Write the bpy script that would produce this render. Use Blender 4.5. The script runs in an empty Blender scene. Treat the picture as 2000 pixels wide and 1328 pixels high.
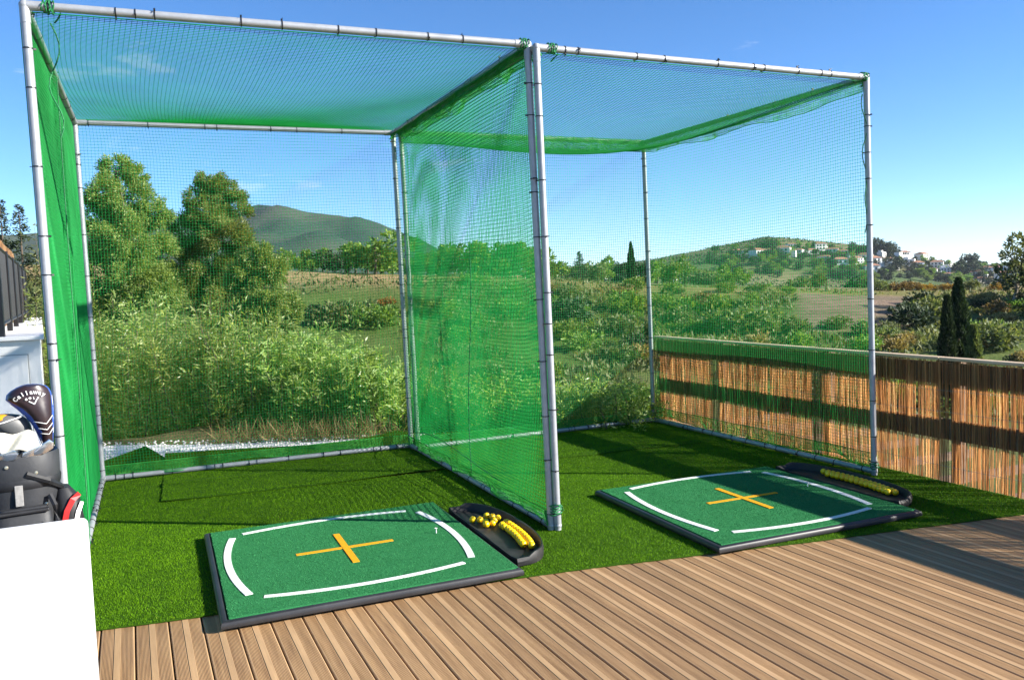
import bpy, bmesh, math, random
import numpy as np
from mathutils import Vector, Matrix
random.seed(7)
rng = np.random.default_rng(11)
sc = bpy.context.scene
COL = sc.collection

# ------------------------------------------------------------------ camera, sky, sun, exposure
CAM = np.array([-1.9832, -4.7429, 1.5398]); YAW, PIT, ROL, FOC = 0.3572, -0.0693, -0.0361, 1650.3
def cam_axes():
    cy, sy = math.cos(YAW), math.sin(YAW); cp, sp = math.cos(PIT), math.sin(PIT); cr, sr = math.cos(ROL), math.sin(ROL)
    f = np.array([sy*cp, cy*cp, sp]); r = np.array([cy, -sy, 0.]); u = np.cross(r, f)
    return cr*r+sr*u, -sr*r+cr*u, f
AR, AU, AF = cam_axes()
cd = bpy.data.cameras.new('camera'); co = bpy.data.objects.new('camera', cd); COL.objects.link(co)
cd.sensor_width = 36; cd.sensor_fit = 'HORIZONTAL'; cd.lens = 36*FOC/2000; cd.clip_start = .05; cd.clip_end = 20000
co.matrix_world = Matrix(((AR[0], AU[0], -AF[0], CAM[0]), (AR[1], AU[1], -AF[1], CAM[1]), (AR[2], AU[2], -AF[2], CAM[2]), (0, 0, 0, 1)))
sc.camera = co
def ray(px, py): return AF+AR*(px-1000)/FOC-AU*(py-664)/FOC      # photo pixel -> direction
def gnd(px, py, z=0.):
    d = ray(px, py); return CAM+d*((z-CAM[2])/d[2])
def at(px, py, dep): return CAM+dep*ray(px, py)

SUN = np.array([1.82, -1.09, 1.0]); SUN = SUN/np.linalg.norm(SUN)
EL = math.asin(SUN[2]); AZ = math.atan2(SUN[0], SUN[1])
w = bpy.data.worlds.new('World'); sc.world = w; w.use_nodes = True
nt = w.node_tree; nt.nodes.clear()
sky = nt.nodes.new('ShaderNodeTexSky'); sky.sky_type = 'NISHITA'; sky.sun_disc = False
sky.sun_elevation = EL; sky.sun_rotation = AZ; sky.air_density = .64; sky.dust_density = 0.0; sky.ozone_density = 4.2; sky.altitude = 300
bg = nt.nodes.new('ShaderNodeBackground'); bg.inputs[1].default_value = .094
tc = nt.nodes.new('ShaderNodeTexCoord'); mp = nt.nodes.new('ShaderNodeMapping'); mp.inputs['Scale'].default_value = (2.2, 2.2, 9)
n1 = nt.nodes.new('ShaderNodeTexNoise'); n1.inputs['Scale'].default_value = 2.1; n1.inputs['Detail'].default_value = 7; n1.inputs['Roughness'].default_value = .6
rp = nt.nodes.new('ShaderNodeValToRGB'); rp.color_ramp.elements[0].position = .66; rp.color_ramp.elements[1].position = .96
mx = nt.nodes.new('ShaderNodeMixRGB'); mx.inputs[2].default_value = (5.5, 5.8, 6.2, 1)
out = nt.nodes.new('ShaderNodeOutputWorld')
nt.links.new(tc.outputs['Generated'], mp.inputs[0]); nt.links.new(mp.outputs[0], n1.inputs['Vector']); nt.links.new(n1.outputs[0], rp.inputs[0])
nt.links.new(rp.outputs[0], mx.inputs[0]); hs_ = nt.nodes.new('ShaderNodeHueSaturation'); hs_.inputs['Saturation'].default_value = 1.14; nt.links.new(sky.outputs[0], hs_.inputs['Color']); nt.links.new(hs_.outputs[0], mx.inputs[1]); nt.links.new(mx.outputs[0], bg.inputs[0]); nt.links.new(bg.outputs[0], out.inputs[0])
sl = bpy.data.lights.new('sun', 'SUN'); sl.energy = 5.0; sl.angle = math.radians(.53); sl.color = (1.0, .95, .86)
so = bpy.data.objects.new('sun', sl); COL.objects.link(so)
so.rotation_euler = Vector(SUN).to_track_quat('Z', 'Y').to_euler(); so.location = (6, -4, 8)
sc.view_settings.view_transform = 'Standard'; sc.view_settings.look = 'None'; sc.view_settings.gamma = 1; sc.view_settings.use_curve_mapping = False
sc.view_settings.exposure = 1.4
sc.cycles.max_bounces = 6; sc.cycles.diffuse_bounces = 3; sc.cycles.transmission_bounces = 4; sc.cycles.transparent_max_bounces = 8

# ------------------------------------------------------------------ materials
MATS = {}
class NM:
    """node helper"""
    def __init__(s, name):
        s.m = bpy.data.materials.new(name); s.m.use_nodes = True; s.t = s.m.node_tree; s.t.nodes.clear()
        s.o = s.n('OutputMaterial'); MATS[name] = s.m
    def n(s, t, **kw):
        x = s.t.nodes.new('ShaderNode'+t)
        for k, v in kw.items(): setattr(x, k, v)
        return x
    def l(s, a, b): s.t.links.new(a, b)
    def noise(s, scale, detail=4, rough=.5, vec=None):
        x = s.n('TexNoise'); x.inputs['Scale'].default_value = scale; x.inputs['Detail'].default_value = detail; x.inputs['Roughness'].default_value = rough
        if vec is not None: s.l(vec, x.inputs['Vector'])
        return x.outputs[0]
    def obj(s, scale=None):
        c = s.n('TexCoord').outputs['Object']
        if scale:
            m = s.n('Mapping'); m.inputs['Scale'].default_value = scale; s.l(c, m.inputs[0]); c = m.outputs[0]
        return c
    def ramp(s, fac, stops):
        r = s.n('ValToRGB'); e = r.color_ramp.elements
        while len(e) < len(stops): e.new(.5)
        for i, (p, c) in enumerate(stops): e[i].position = p; e[i].color = (*c, 1)
        s.l(fac, r.inputs[0]); return r.outputs[0]
    def mix(s, fac, a, b, mode='MIX'):
        x = s.n('MixRGB', blend_type=mode)
        for i, v in ((0, fac), (1, a), (2, b)):
            if isinstance(v, (int, float)): x.inputs[i].default_value = v
            elif isinstance(v, tuple): x.inputs[i].default_value = (*v, 1)
            else: s.l(v, x.inputs[i])
        return x.outputs[0]
    def math(s, op, a, b=None):
        x = s.n('Math', operation=op)
        for i, v in ((0, a), (1, b)):
            if v is None: continue
            if isinstance(v, (int, float)): x.inputs[i].default_value = v
            else: s.l(v, x.inputs[i])
        return x.outputs[0]
    def attr(s, name): return s.n('Attribute', attribute_name=name).outputs['Fac']
    def rnd(s): return s.n('ObjectInfo').outputs['Random']
    def bsdf(s, col, rough=.6, metal=0., spec=.5, bump=None, bstr=.3, bdist=.01, trans=0., tcol=None):
        b = s.n('BsdfPrincipled'); b.inputs['Metallic'].default_value = metal; b.inputs['Specular IOR Level'].default_value = spec
        if isinstance(rough, float): b.inputs['Roughness'].default_value = rough
        else: s.l(rough, b.inputs['Roughness'])
        if isinstance(col, tuple): b.inputs['Base Color'].default_value = (*col, 1)
        else: s.l(col, b.inputs['Base Color'])
        if bump is not None:
            q = s.n('Bump'); q.inputs['Strength'].default_value = bstr; q.inputs['Distance'].default_value = bdist
            s.l(bump, q.inputs['Height']); s.l(q.outputs[0], b.inputs['Normal'])
        o = b.outputs[0]
        if trans:
            t = s.n('BsdfTranslucent'); c = tcol if tcol is not None else col
            if isinstance(c, tuple): t.inputs[0].default_value = (*c, 1)
            else: s.l(c, t.inputs[0])
            m = s.n('MixShader'); m.inputs[0].default_value = trans; s.l(o, m.inputs[1]); s.l(t.outputs[0], m.inputs[2]); o = m.outputs[0]
        s.l(o, s.o.inputs[0]); return s.m

def simple(name, col, rough=.5, metal=0., var=.25, scale=8., spec=.5, bstr=.0):
    k = NM(name); f = k.noise(scale, 5, .6, k.obj())
    c = k.ramp(f, [(.25, tuple(x*(1-var) for x in col)), (.75, tuple(min(1, x*(1+var*.6)) for x in col))])
    k.bsdf(c, rough, metal, spec, f if bstr else None, bstr, .004)
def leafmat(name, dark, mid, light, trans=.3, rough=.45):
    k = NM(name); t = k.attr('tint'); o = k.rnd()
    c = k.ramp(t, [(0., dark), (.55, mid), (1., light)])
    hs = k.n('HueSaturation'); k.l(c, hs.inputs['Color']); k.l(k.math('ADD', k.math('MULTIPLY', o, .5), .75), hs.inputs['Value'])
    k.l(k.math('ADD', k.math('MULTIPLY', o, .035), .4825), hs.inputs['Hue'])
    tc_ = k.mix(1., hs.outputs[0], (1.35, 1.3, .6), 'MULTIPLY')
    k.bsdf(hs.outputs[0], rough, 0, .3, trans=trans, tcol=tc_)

def build_materials():
    # galvanised tube
    k = NM('galvanised'); f = k.noise(14, 6, .65, k.obj()); g = k.noise(90, 3, .5, k.obj())
    c = k.ramp(f, [(.3, (.30, .31, .33)), (.7, (.40, .41, .43))])
    k.bsdf(c, k.math('ADD', k.math('MULTIPLY', g, .12), .42), .35, .5, g, .02, .002)
    # net twine
    k = NM('net'); f = k.noise(3, 4, .5, k.obj())
    c = k.ramp(f, [(.3, (.005, .26, .055)), (.7, (.016, .42, .095))])
    k.bsdf(c, .5, 0, .4, trans=.5, tcol=(.018, .62, .16))
    k = NM('net_hem'); f = k.noise(20, 4, .5, k.obj())
    c = k.ramp(f, [(.3, (.02, .30, .05)), (.7, (.10, .52, .10))])
    k.bsdf(c, .55, 0, .3, trans=.35, tcol=(.14, .66, .13))
    simple('rope', (.01, .17, .05), .7, 0, .5, 60)
    simple('black_plastic', (.012, .012, .014), .4)
    k = NM('rubber'); f = k.noise(40, 5, .6, k.obj()); g = k.noise(3, 4, .6, k.obj())
    k.bsdf(k.ramp(g, [(.3, (.013, .013, .015)), (.75, (.04, .04, .043))]), .46, 0, .5, f, .12, .003)
    k = NM('tray'); f = k.noise(60, 5, .6, k.obj()); g = k.noise(9, 5, .7, k.obj())
    k.bsdf(k.ramp(g, [(.35, (.008, .008, .009)), (.8, (.04, .036, .035))]), .55, 0, .35, f, .15, .003)
    # mat pile
    k = NM('mat_green'); f = k.noise(330, 3, .7, k.obj()); g = k.noise(5, 4, .6, k.obj())
    c = k.ramp(f, [(.25, (.016, .11, .036)), (.6, (.030, .20, .066)), (.85, (.07, .31, .115))])
    c = k.mix(.3, c, k.ramp(g, [(.3, (.022, .15, .045)), (.7, (.042, .23, .08))]))
    k.bsdf(c, .85, 0, .1, f, .8, .006)
    k = NM('mat_blade'); c = k.ramp(k.attr('tint'), [(0., (.02, .13, .04)), (.6, (.034, .215, .07)), (1., (.075, .33, .12))]); k.bsdf(c, .7, 0, .2, trans=.15)
    k = NM('white_line'); f = k.noise(300, 3, .7, k.obj()); k.bsdf(k.ramp(f, [(.3, (.62, .64, .62)), (.7, (.84, .85, .84))]), .8, 0, .1, f, .6, .005)
    k = NM('orange_line'); f = k.noise(300, 3, .7, k.obj()); k.bsdf(k.ramp(f, [(.3, (.60, .24, .008)), (.7, (.82, .40, .02))]), .8, 0, .1, f, .6, .005)
    k = NM('ball'); v = k.n('TexVoronoi'); v.inputs['Scale'].default_value = 230; k.l(k.obj(), v.inputs['Vector'])
    o = k.rnd(); c = k.mix(o, (.84, .47, .002), (.86, .58, .004))
    k.bsdf(c, .28, 0, .5, v.outputs['Distance'], .35, .002)
    simple('tee', (.8, .8, .78), .4, 0, .05)
    # timber deck plank (object x runs across the board)
    k = NM('plank'); oc = k.obj(); r = k.rnd()
    ad = k.n('VectorMath', operation='ADD'); k.l(oc, ad.inputs[0]); cb = k.n('CombineXYZ'); k.l(k.math('MULTIPLY', r, 31.), cb.inputs[1]); k.l(k.math('MULTIPLY', r, 7.), cb.inputs[0]); k.l(cb.outputs[0], ad.inputs[1])
    mp = k.n('Mapping'); mp.inputs['Scale'].default_value = (1, .05, 1); k.l(ad.outputs[0], mp.inputs[0])
    grain = k.noise(46, 6, .65, mp.outputs[0])
    mp2 = k.n('Mapping'); mp2.inputs['Scale'].default_value = (1, .22, 1); k.l(ad.outputs[0], mp2.inputs[0])
    blot = k.noise(9, 5, .65, mp2.outputs[0]); spots = k.noise(26, 5, .75, ad.outputs[0])
    base = k.ramp(grain, [(.25, (.20, .105, .043)), (.5, (.33, .188, .082)), (.78, (.45, .27, .125))])
    sx = k.n('SeparateXYZ'); k.l(oc, sx.inputs[0]); ax = k.math('ABSOLUTE', sx.outputs[0])
    band = k.math('SUBTRACT', 1., k.n('MapRange').outputs[0]) if False else None
    mr = k.n('MapRange'); mr.inputs['From Min'].default_value = .0125; mr.inputs['From Max'].default_value = .0145; mr.inputs['To Min'].default_value = 1; mr.inputs['To Max'].default_value = 0; k.l(ax, mr.inputs[0])
    me = k.n('MapRange'); me.inputs['From Min'].default_value = .060; me.inputs['From Max'].default_value = .0625; k.l(ax, me.inputs[0])
    smooth_ = k.math('MAXIMUM', mr.outputs[0], k.math('MULTIPLY', me.outputs[0], .8))
    c = k.mix(k.math('MULTIPLY', smooth_, .5), base, (.56, .36, .185))
    c = k.mix(k.math('MULTIPLY', k.ramp(blot, [(.38, (0, 0, 0)), (.75, (1, 1, 1))]), .38), c, (.20, .12, .062))
    c = k.mix(k.math('MULTIPLY', k.ramp(spots, [(.66, (0, 0, 0)), (.78, (1, 1, 1))]), .35), c, (.60, .44, .27))
    hs = k.n('HueSaturation'); k.l(c, hs.inputs['Color']); k.l(k.math('ADD', k.math('MULTIPLY', r, .24), .88), hs.inputs['Value']); hs.inputs['Saturation'].default_value = .98
    wv = k.math('SINE', k.math('MULTIPLY', sx.outputs[0], 2*math.pi/.0052))
    rib = k.math('MULTIPLY', wv, k.math('SUBTRACT', 1., smooth_))
    k.bsdf(hs.outputs[0], .62, 0, .35, k.math('ADD', k.math('MULTIPLY', rib, .5), k.math('MULTIPLY', grain, .6)), .75, .0024)
    # artificial turf
    k = NM('turf_base'); f = k.noise(180, 3, .7, k.obj()); k.bsdf(k.ramp(f, [(.3, (.016, .045, .002)), (.7, (.045, .115, .004))]), .9, 0, .1)
    k = NM('turf_blade'); t = k.attr('tint'); g = k.noise(1.3, 5, .6, k.obj())
    c = k.ramp(t, [(0., (.043, .112, .001)), (.5, (.10, .235, .002)), (.9, (.16, .33, .004)), (1., (.30, .38, .05))])
    c = k.mix(k.ramp(g, [(.38, (0, 0, 0)), (.66, (1, 1, 1))]), c, k.mix(1., c, (.80, .82, .72), 'MULTIPLY'))
    k.bsdf(c, .65, 0, .12, trans=.25)
    # gravel and soil
    k = NM('gravel'); v = k.n('TexVoronoi'); v.inputs['Scale'].default_value = 34; k.l(k.obj(), v.inputs['Vector'])
    f = k.noise(2, 5, .6, k.obj()); c = k.mix(.35, k.ramp(f, [(.3, (.72, .69, .64)), (.7, (.86, .84, .80))]), v.outputs['Color'], 'SOFT_LIGHT')
    hs = k.n('HueSaturation'); hs.inputs['Saturation'].default_value = .25; k.l(c, hs.inputs['Color'])
    k.bsdf(hs.outputs[0], .9, 0, .2, v.outputs['Distance'], .6, .02)
    simple('stone', (.76, .73, .68), .9, 0, .3, 20)
    # terrain, colour zones carried by vertex colours
    k = NM('terrain'); vc = k.n('Attribute', attribute_name='zone').outputs['Color']; f = k.noise(.22, 9, .7, k.obj()); g = k.noise(2.6, 6, .7, k.obj())
    c = k.mix(k.ramp(f, [(.4, (0, 0, 0)), (.62, (.75, .75, .75))]), vc, k.mix(1., vc, (.55, .72, .5), 'MULTIPLY'))
    c = k.mix(.5, c, k.mix(1., c, k.ramp(g, [(.3, (.45, .45, .42)), (.7, (1.35, 1.3, 1.2))]), 'MULTIPLY'))
    k.bsdf(c, .95, 0, .1, g, .6, .3)
    # reed fence
    k = NM('reed'); t = k.attr('tint')
    c = k.ramp(t, [(0., (.22, .14, .085)), (.35, (.38, .26, .16)), (.7, (.52, .39, .25)), (1., (.68, .56, .39))])
    k.bsdf(c, .55, 0, .3, trans=.80, tcol=k.mix(1., c, (1.85, 1.75, 1.6), 'MULTIPLY'))
    k = NM('fence_wood'); f = k.noise(30, 5, .6, k.obj((1, .08, 1))); k.bsdf(k.ramp(f, [(.3, (.12, .075, .045)), (.7, (.24, .16, .10))]), .7, 0, .3, f, .2, .004)
    k = NM('cap_wood'); f = k.noise(30, 5, .6, k.obj((1, .08, 1))); k.bsdf(k.ramp(f, [(.3, (.40, .28, .17)), (.7, (.58, .44, .30))]), .7, 0, .3, f, .2, .004)
    # foliage
    leafmat('hedge_leaf', (.08, .14, .025), (.25, .36, .085), (.48, .56, .27), .52, .32)
    leafmat('tree_leaf', (.08, .125, .025), (.20, .27, .07), (.34, .39, .13), .45)
    leafmat('scrub_leaf', (.05, .075, .025), (.13, .175, .06), (.26, .28, .12), .32, .6)
    leafmat('green_leaf', (.05, .10, .015), (.14, .23, .04), (.26, .35, .075), .38, .5)
    leafmat('dark_leaf', (.012, .022, .010), (.030, .05, .020), (.07, .095, .035), .15, .6)
    leafmat('dry_leaf', (.10, .07, .03), (.24, .18, .07), (.40, .31, .13), .3, .6)
    leafmat('orange_bush_leaf', (.12, .06, .02), (.28, .16, .03), (.42, .26, .05), .3, .6)
    simple('bark', (.13, .10, .075), .9, 0, .5, 14, .2, .5)
    simple('pale_bark', (.34, .29, .23), .9, 0, .4, 14, .2, .5)
    # walls
    k = NM('white_wall'); f = k.noise(3, 6, .65, k.obj()); g = k.noise(60, 4, .6, k.obj())
    k.bsdf(k.ramp(f, [(.3, (.74, .74, .72)), (.7, (.84, .84, .83))]), .85, 0, .2, g, .15, .004)
    k = NM('white_counter'); f = k.noise(4, 5, .6, k.obj()); k.bsdf(k.ramp(f, [(.3, (.80, .80, .80)), (.7, (.86, .86, .86))]), .4, 0, .5)
    simple('panel_line', (.35, .35, .34), .8)
    simple('black_metal', (.012, .012, .014), .45, .0, .3, 20)
    k = NM('villa_wall'); r = k.rnd(); f = k.noise(.6, 4, .6, k.obj()); c = k.mix(r, (.84, .83, .80), (.80, .74, .64)); k.bsdf(k.mix(.25, c, k.ramp(f, [(.3, (.55, .53, .5)), (.7, (.85, .84, .8))])), .9)
    simple('villa_roof', (.36, .17, .10), .9, 0, .35, 1.2)
    simple('villa_window', (.03, .04, .05), .2, 0, .3, 2.)
    simple('ochre_wall', (.70, .42, .12), .9)
    # golf bag
    k = NM('bag_nylon'); f = k.noise(7, 5, .6, k.obj()); g = k.noise(420, 2, .5, k.obj())
    k.bsdf(k.ramp(f, [(.3, (.014, .015, .017)), (.75, (.036, .037, .041))]), .55, 0, .4, k.math('ADD', f, k.math('MULTIPLY', g, .12)), .35, .012)
    simple('bag_dark', (.014, .014, .016), .55, 0, .4, 20, .4, .3)
    simple('bag_red', (.55, .025, .025), .45); simple('bag_white', (.78, .78, .78), .45, 0, .06); simple('webbing', (.26, .25, .24), .8, 0, .3, 80)
    simple('steel', (.62, .62, .63), .22, .95, .15, 30); simple('brass', (.62, .56, .42), .3, .8, .15, 30)
    simple('cover_brown', (.030, .016, .018), .35, 0, .3, 10, .5, .2); simple('cover_blue', (.035, .085, .34), .45, 0, .25, 20)
    simple('cover_grey', (.10, .10, .10), .5, 0, .3, 14); simple('cover_orange', (.75, .27, .01), .45, 0, .1, 20); simple('print_white', (.78, .76, .72), .5, 0, .05)
    simple('towel', (.66, .63, .52), .9, 0, .12, 12, .1, .5)
build_materials()

# ------------------------------------------------------------------ mesh helpers
def mesh_np(name, V, F, mat, tint=None, smooth=False):
    """V (n,3); F (m,k) faces of k corners"""
    V = np.asarray(V, np.float32); F = np.asarray(F, np.int32); m, k = F.shape
    me = bpy.data.meshes.new(name); me.vertices.add(len(V)); me.vertices.foreach_set('co', V.ravel())
    me.loops.add(m*k); me.loops.foreach_set('vertex_index', F.ravel())
    me.polygons.add(m); me.polygons.foreach_set('loop_start', np.arange(0, m*k, k, dtype=np.int32))
    if smooth: me.polygons.foreach_set('use_smooth', np.ones(m, bool))
    if tint is not None:
        a = me.attributes.new('tint', 'FLOAT', 'FACE'); a.data.foreach_set('value', np.asarray(tint, np.float32))
    me.materials.append(MATS[mat]); me.update(calc_edges=True); me.validate()
    return me
class MB:
    def __init__(s): s.v = []; s.f = []
    def add(s, V, F):
        b = len(s.v); s.v += [tuple(map(float, q)) for q in V]; s.f += [tuple(i+b for i in q) for q in F]; return s
    def box(s, c, d, M=None, bev=0):
        x, y, z = (q/2 for q in d); V = [(sx*x, sy*y, sz*z) for sz in (-1, 1) for sy in (-1, 1) for sx in (-1, 1)]
        V = [Vector(q) for q in V]
        if M is not None: V = [M @ q for q in V]
        V = [q+Vector(c) for q in V]
        return s.add(V, [(0, 2, 3, 1), (4, 5, 7, 6), (0, 1, 5, 4), (2, 6, 7, 3), (0, 4, 6, 2), (1, 3, 7, 5)])
    def tube(s, pts, rad, n=8, cap=True):
        pts = [Vector(p) for p in pts]; rs = rad if hasattr(rad, '__len__') else [rad]*len(pts); rings = []; V = []; F = []
        up = Vector((0, 0, 1)); t0 = (pts[1]-pts[0]).normalized()
        if abs(t0.dot(up)) > .95: up = Vector((1, 0, 0))
        for i, p in enumerate(pts):
            t = (pts[min(i+1, len(pts)-1)]-pts[max(i-1, 0)]).normalized(); a = t.cross(up).normalized(); b = a.cross(t)
            for j in range(n):
                q = 2*math.pi*j/n; V.append(p+(a*math.cos(q)+b*math.sin(q))*rs[i])
        for i in range(len(pts)-1):
            for j in range(n): F.append((i*n+j, i*n+(j+1) % n, (i+1)*n+(j+1) % n, (i+1)*n+j))
        if cap: F.append(tuple(range(n-1, -1, -1))); F.append(tuple(range((len(pts)-1)*n, len(pts)*n)))
        return s.add(V, F)
    def lathe(s, prof, n=12, c=(0, 0, 0)):
        V = [(c[0]+r*math.cos(2*math.pi*j/n), c[1]+r*math.sin(2*math.pi*j/n), c[2]+z) for r, z in prof for j in range(n)]; F = []
        for i in range(len(prof)-1):
            for j in range(n): F.append((i*n+j, i*n+(j+1) % n, (i+1)*n+(j+1) % n, (i+1)*n+j))
        return s.add(V, F)
    def prism(s, poly, z0, z1):
        n = len(poly); V = [(x, y, z0) for x, y in poly]+[(x, y, z1) for x, y in poly]
        return s.add(V, [tuple(range(n-1, -1, -1)), tuple(range(n, 2*n))]+[(i, (i+1) % n, n+(i+1) % n, n+i) for i in range(n)])
    def mesh(s, name, mat, smooth=False, bevel=0, seg=2):
        me = bpy.data.meshes.new(name); me.from_pydata(s.v, [], s.f)
        if bevel:
            bm = bmesh.new(); bm.from_mesh(me); bmesh.ops.recalc_face_normals(bm, faces=bm.faces)
            es = [e for e in bm.edges if len(e.link_faces) == 2 and e.calc_face_angle(0) > .6]
            bmesh.ops.bevel(bm, geom=es, offset=bevel, segments=seg, affect='EDGES', profile=.5, clamp_overlap=True); bm.to_mesh(me); bm.free()
        if smooth:
            me.polygons.foreach_set('use_smooth', [True]*len(me.polygons)); me.set_sharp_from_angle(angle=math.radians(38))
        me.materials.append(MATS[mat]); me.update(); return me
def tag(o, label=None, cat=None, group=None, kind=None):
    if label: o['label'] = label
    if cat: o['category'] = cat
    if group: o['group'] = group
    if kind: o['kind'] = kind
    return o
def link(name, me, parent=None, loc=(0, 0, 0), rot=(0, 0, 0), scale=None):
    o = bpy.data.objects.new(name, me); COL.objects.link(o); o.location = loc; o.rotation_euler = rot
    if scale is not None: o.scale = (scale,)*3 if isinstance(scale, (int, float)) else scale
    if parent is not None: o.parent = parent
    return o
def empty(name, loc, label=None, cat=None, group=None, rz=0):
    e = link(name, None, None, loc, (0, 0, rz)); e.empty_display_size = .1; return tag(e, label, cat, group)
def copy_tree(o, parent=None):
    c = o.copy(); COL.objects.link(c)
    if parent is not None: c.parent = parent
    for ch in o.children: copy_tree(ch, c)
    return c

# value noise
def vnoise(x, y, seed=0):
    xi = np.floor(x).astype(np.int64); yi = np.floor(y).astype(np.int64); fx = x-xi; fy = y-yi; fx = fx*fx*(3-2*fx); fy = fy*fy*(3-2*fy)
    def h(a, b):
        n = (a*374761393+b*668265263+seed*974711) & 0xFFFFFFFF; n = ((n ^ (n >> 13))*1274126177) & 0xFFFFFFFF; return ((n ^ (n >> 16)) & 0xFFFF)/65535.
    return (h(xi, yi)*(1-fx)+h(xi+1, yi)*fx)*(1-fy)+(h(xi, yi+1)*(1-fx)+h(xi+1, yi+1)*fx)*fy
def fbm(x, y, o=4, seed=0):
    s = 0; a = .5
    for i in range(o): s = s+a*vnoise(x*2**i, y*2**i, seed+i); a *= .5
    return s
def sstep(a, b, x):
    t = np.clip((x-a)/(b-a), 0, 1); return t*t*(3-2*t)

# ------------------------------------------------------------------ terrain
FH = np.array([.3497, .9369])      # heading across the valley
def LD(x, y):
    dx = x-CAM[0]; dy = y-CAM[1]; return dx*FH[1]-dy*FH[0], dx*FH[0]+dy*FH[1]
def zt(x, y):
    x = np.asarray(x, float); y = np.asarray(y, float); L, D = LD(x, y)
    ye = 6.2-2.2*sstep(-.8, .6, x); d = np.hypot(np.maximum(x-3.4, 0), np.maximum(y-ye, 0))
    zn = -.07-6.2*(1-np.exp(-d*.085))+(fbm(x*.4, y*.4, 4, 3)-.5)*.5*np.clip(d, 0, 1)
    s = L/np.maximum(D, 20)
    zp = np.interp(s, [-1, -.6, -.273, .06, .17, .42, .6, 1], [7, 6, 4.1, 1.5, .2, -1.6, -2.2, -3])
    zf = -6.5+(zp+6.5)*sstep(30, 112, D)+(fbm(x*.05, y*.05, 4, 9)-.48)*2.2*sstep(28, 55, D)*(1-.8*sstep(92, 116, D))
    zf = zf-np.maximum(D-125, 0)*.006*(1-sstep(300, 800, D))
    H = np.interp(s, [-.3, -.1, .04, .13, .18, .24, .30, .36, .42, .48, .545, .6, .8], [2, 6, 11, 13, 19, 29, 37, 31, 25, 11, 2.5, 0, 0])
    zf = zf-24*sstep(135, 400, D)*(1-sstep(540, 900, D))*sstep(.16, .36, s)
    zf = zf+H*sstep(420, 900, D)*(1-sstep(1000, 1500, D))*(1+.35*(fbm(x*.006, y*.006, 4, 21)-.5))
    M = np.interp(s, [-1.2, -.7, -.45, -.32, -.29, -.265, -.22, -.18, -.14, -.10, -.05, 0., .1], [76, 120, 158, 180, 190, 181, 160, 143, 114, 89, 51, 16, 0])
    zf = zf+M*sstep(1000, 1950, D)*(1-.7*sstep(2150, 3200, D))*(1+.7*(np.abs(fbm(x*.0048, y*.0048, 5, 31)-.5)*2-.25)*(1-.93*sstep(1560, 1900, D)))
    t = sstep(22, 46, D)
    return zn*(1-t)+zf*t
def hit(px, py, d0=20., d1=4000.):
    d = ray(px, py); t = d0
    while t < d1:
        p = CAM+d*t
        if p[2] < float(zt(p[0], p[1])): return p
        t *= 1.006
    return CAM+d*d1
def drop(px, dep):
    """the terrain point at photo column px, that far out"""
    p = CAM+dep*ray(px, 560); return np.array([p[0], p[1], float(zt(p[0], p[1]))])
def terrain():
    q = np.linspace(-1, 1, 361); Ls = np.sinh(q*6.4)/math.sinh(6.4)*5200
    q = np.linspace(0, 1, 361); Ds = -40+(np.sinh(q*5.6)/math.sinh(5.6))*6600
    L, D = np.meshgrid(Ls, Ds); x = CAM[0]+L*FH[1]+D*FH[0]; y = CAM[1]-L*FH[0]+D*FH[1]; z = zt(x, y)
    n = len(Ls); i = np.arange(n-1); r = np.arange(len(Ds)-1)[:, None]*n
    F = np.stack([r+i, r+i+1, r+i+1+n, r+i+n], -1).reshape(-1, 4)
    me = mesh_np('ground', np.stack([x, y, z], -1).reshape(-1, 3), F, 'terrain', smooth=True)
    s = L/np.maximum(D, 20); n1 = fbm(x*.03, y*.03, 5, 41); n2 = fbm(x*.008, y*.008, 4, 51)
    def C(c): return np.broadcast_to(np.array(c), x.shape+(3,))
    def mixc(a, b, t): return a*(1-t[..., None])+b*t[..., None]
    c = mixc(C((.11, .135, .045)), C((.22, .18, .095)), sstep(.42, .64, n1))
    c = mixc(c, C((.09, .14, .03)), sstep(.45, .6, n2)*.8)
    fld = sstep(88, 100, D)*(1-sstep(125, 135, D)); c = mixc(c, mixc(C((.14, .19, .04)), C((.25, .19, .08)), sstep(.35, .6, n1)), fld)
    brown = sstep(80, 96, D)*(1-sstep(104, 110, D))*(1-sstep(-.11, -.06, s)); c = mixc(c, mixc(C((.36, .25, .13)), C((.17, .19, .06)), sstep(.50, .66, n1)), brown)
    plough = sstep(70, 76, D)*(1-sstep(100, 106, D))*sstep(.33, .35, s)*(1-sstep(.47, .49, s)); c = mixc(c, C((.23, .165, .12)), plough)
    hill = sstep(240, 330, D); c = mixc(c, mixc(C((.085, .12, .045)), C((.19, .16, .09)), sstep(.42, .62, fbm(x*.01, y*.01, 5, 61))), hill)
    mt = sstep(1000, 1250, D)*(1-sstep(.1, .16, s)); c = mixc(c, mixc(C((.02, .055, .035)), C((.065, .085, .055)), sstep(.36, .64, fbm(x*.011, y*.011, 5, 71))), mt)
    a = me.color_attributes.new('zone', 'FLOAT_COLOR', 'POINT'); a.data.foreach_set('color', np.concatenate([c, np.ones(x.shape+(1,))], -1).astype(np.float32).ravel())
    tag(link('ground', me), 'scrubby valley and hills rolling away beyond the terrace', kind='structure')
terrain()

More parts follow.
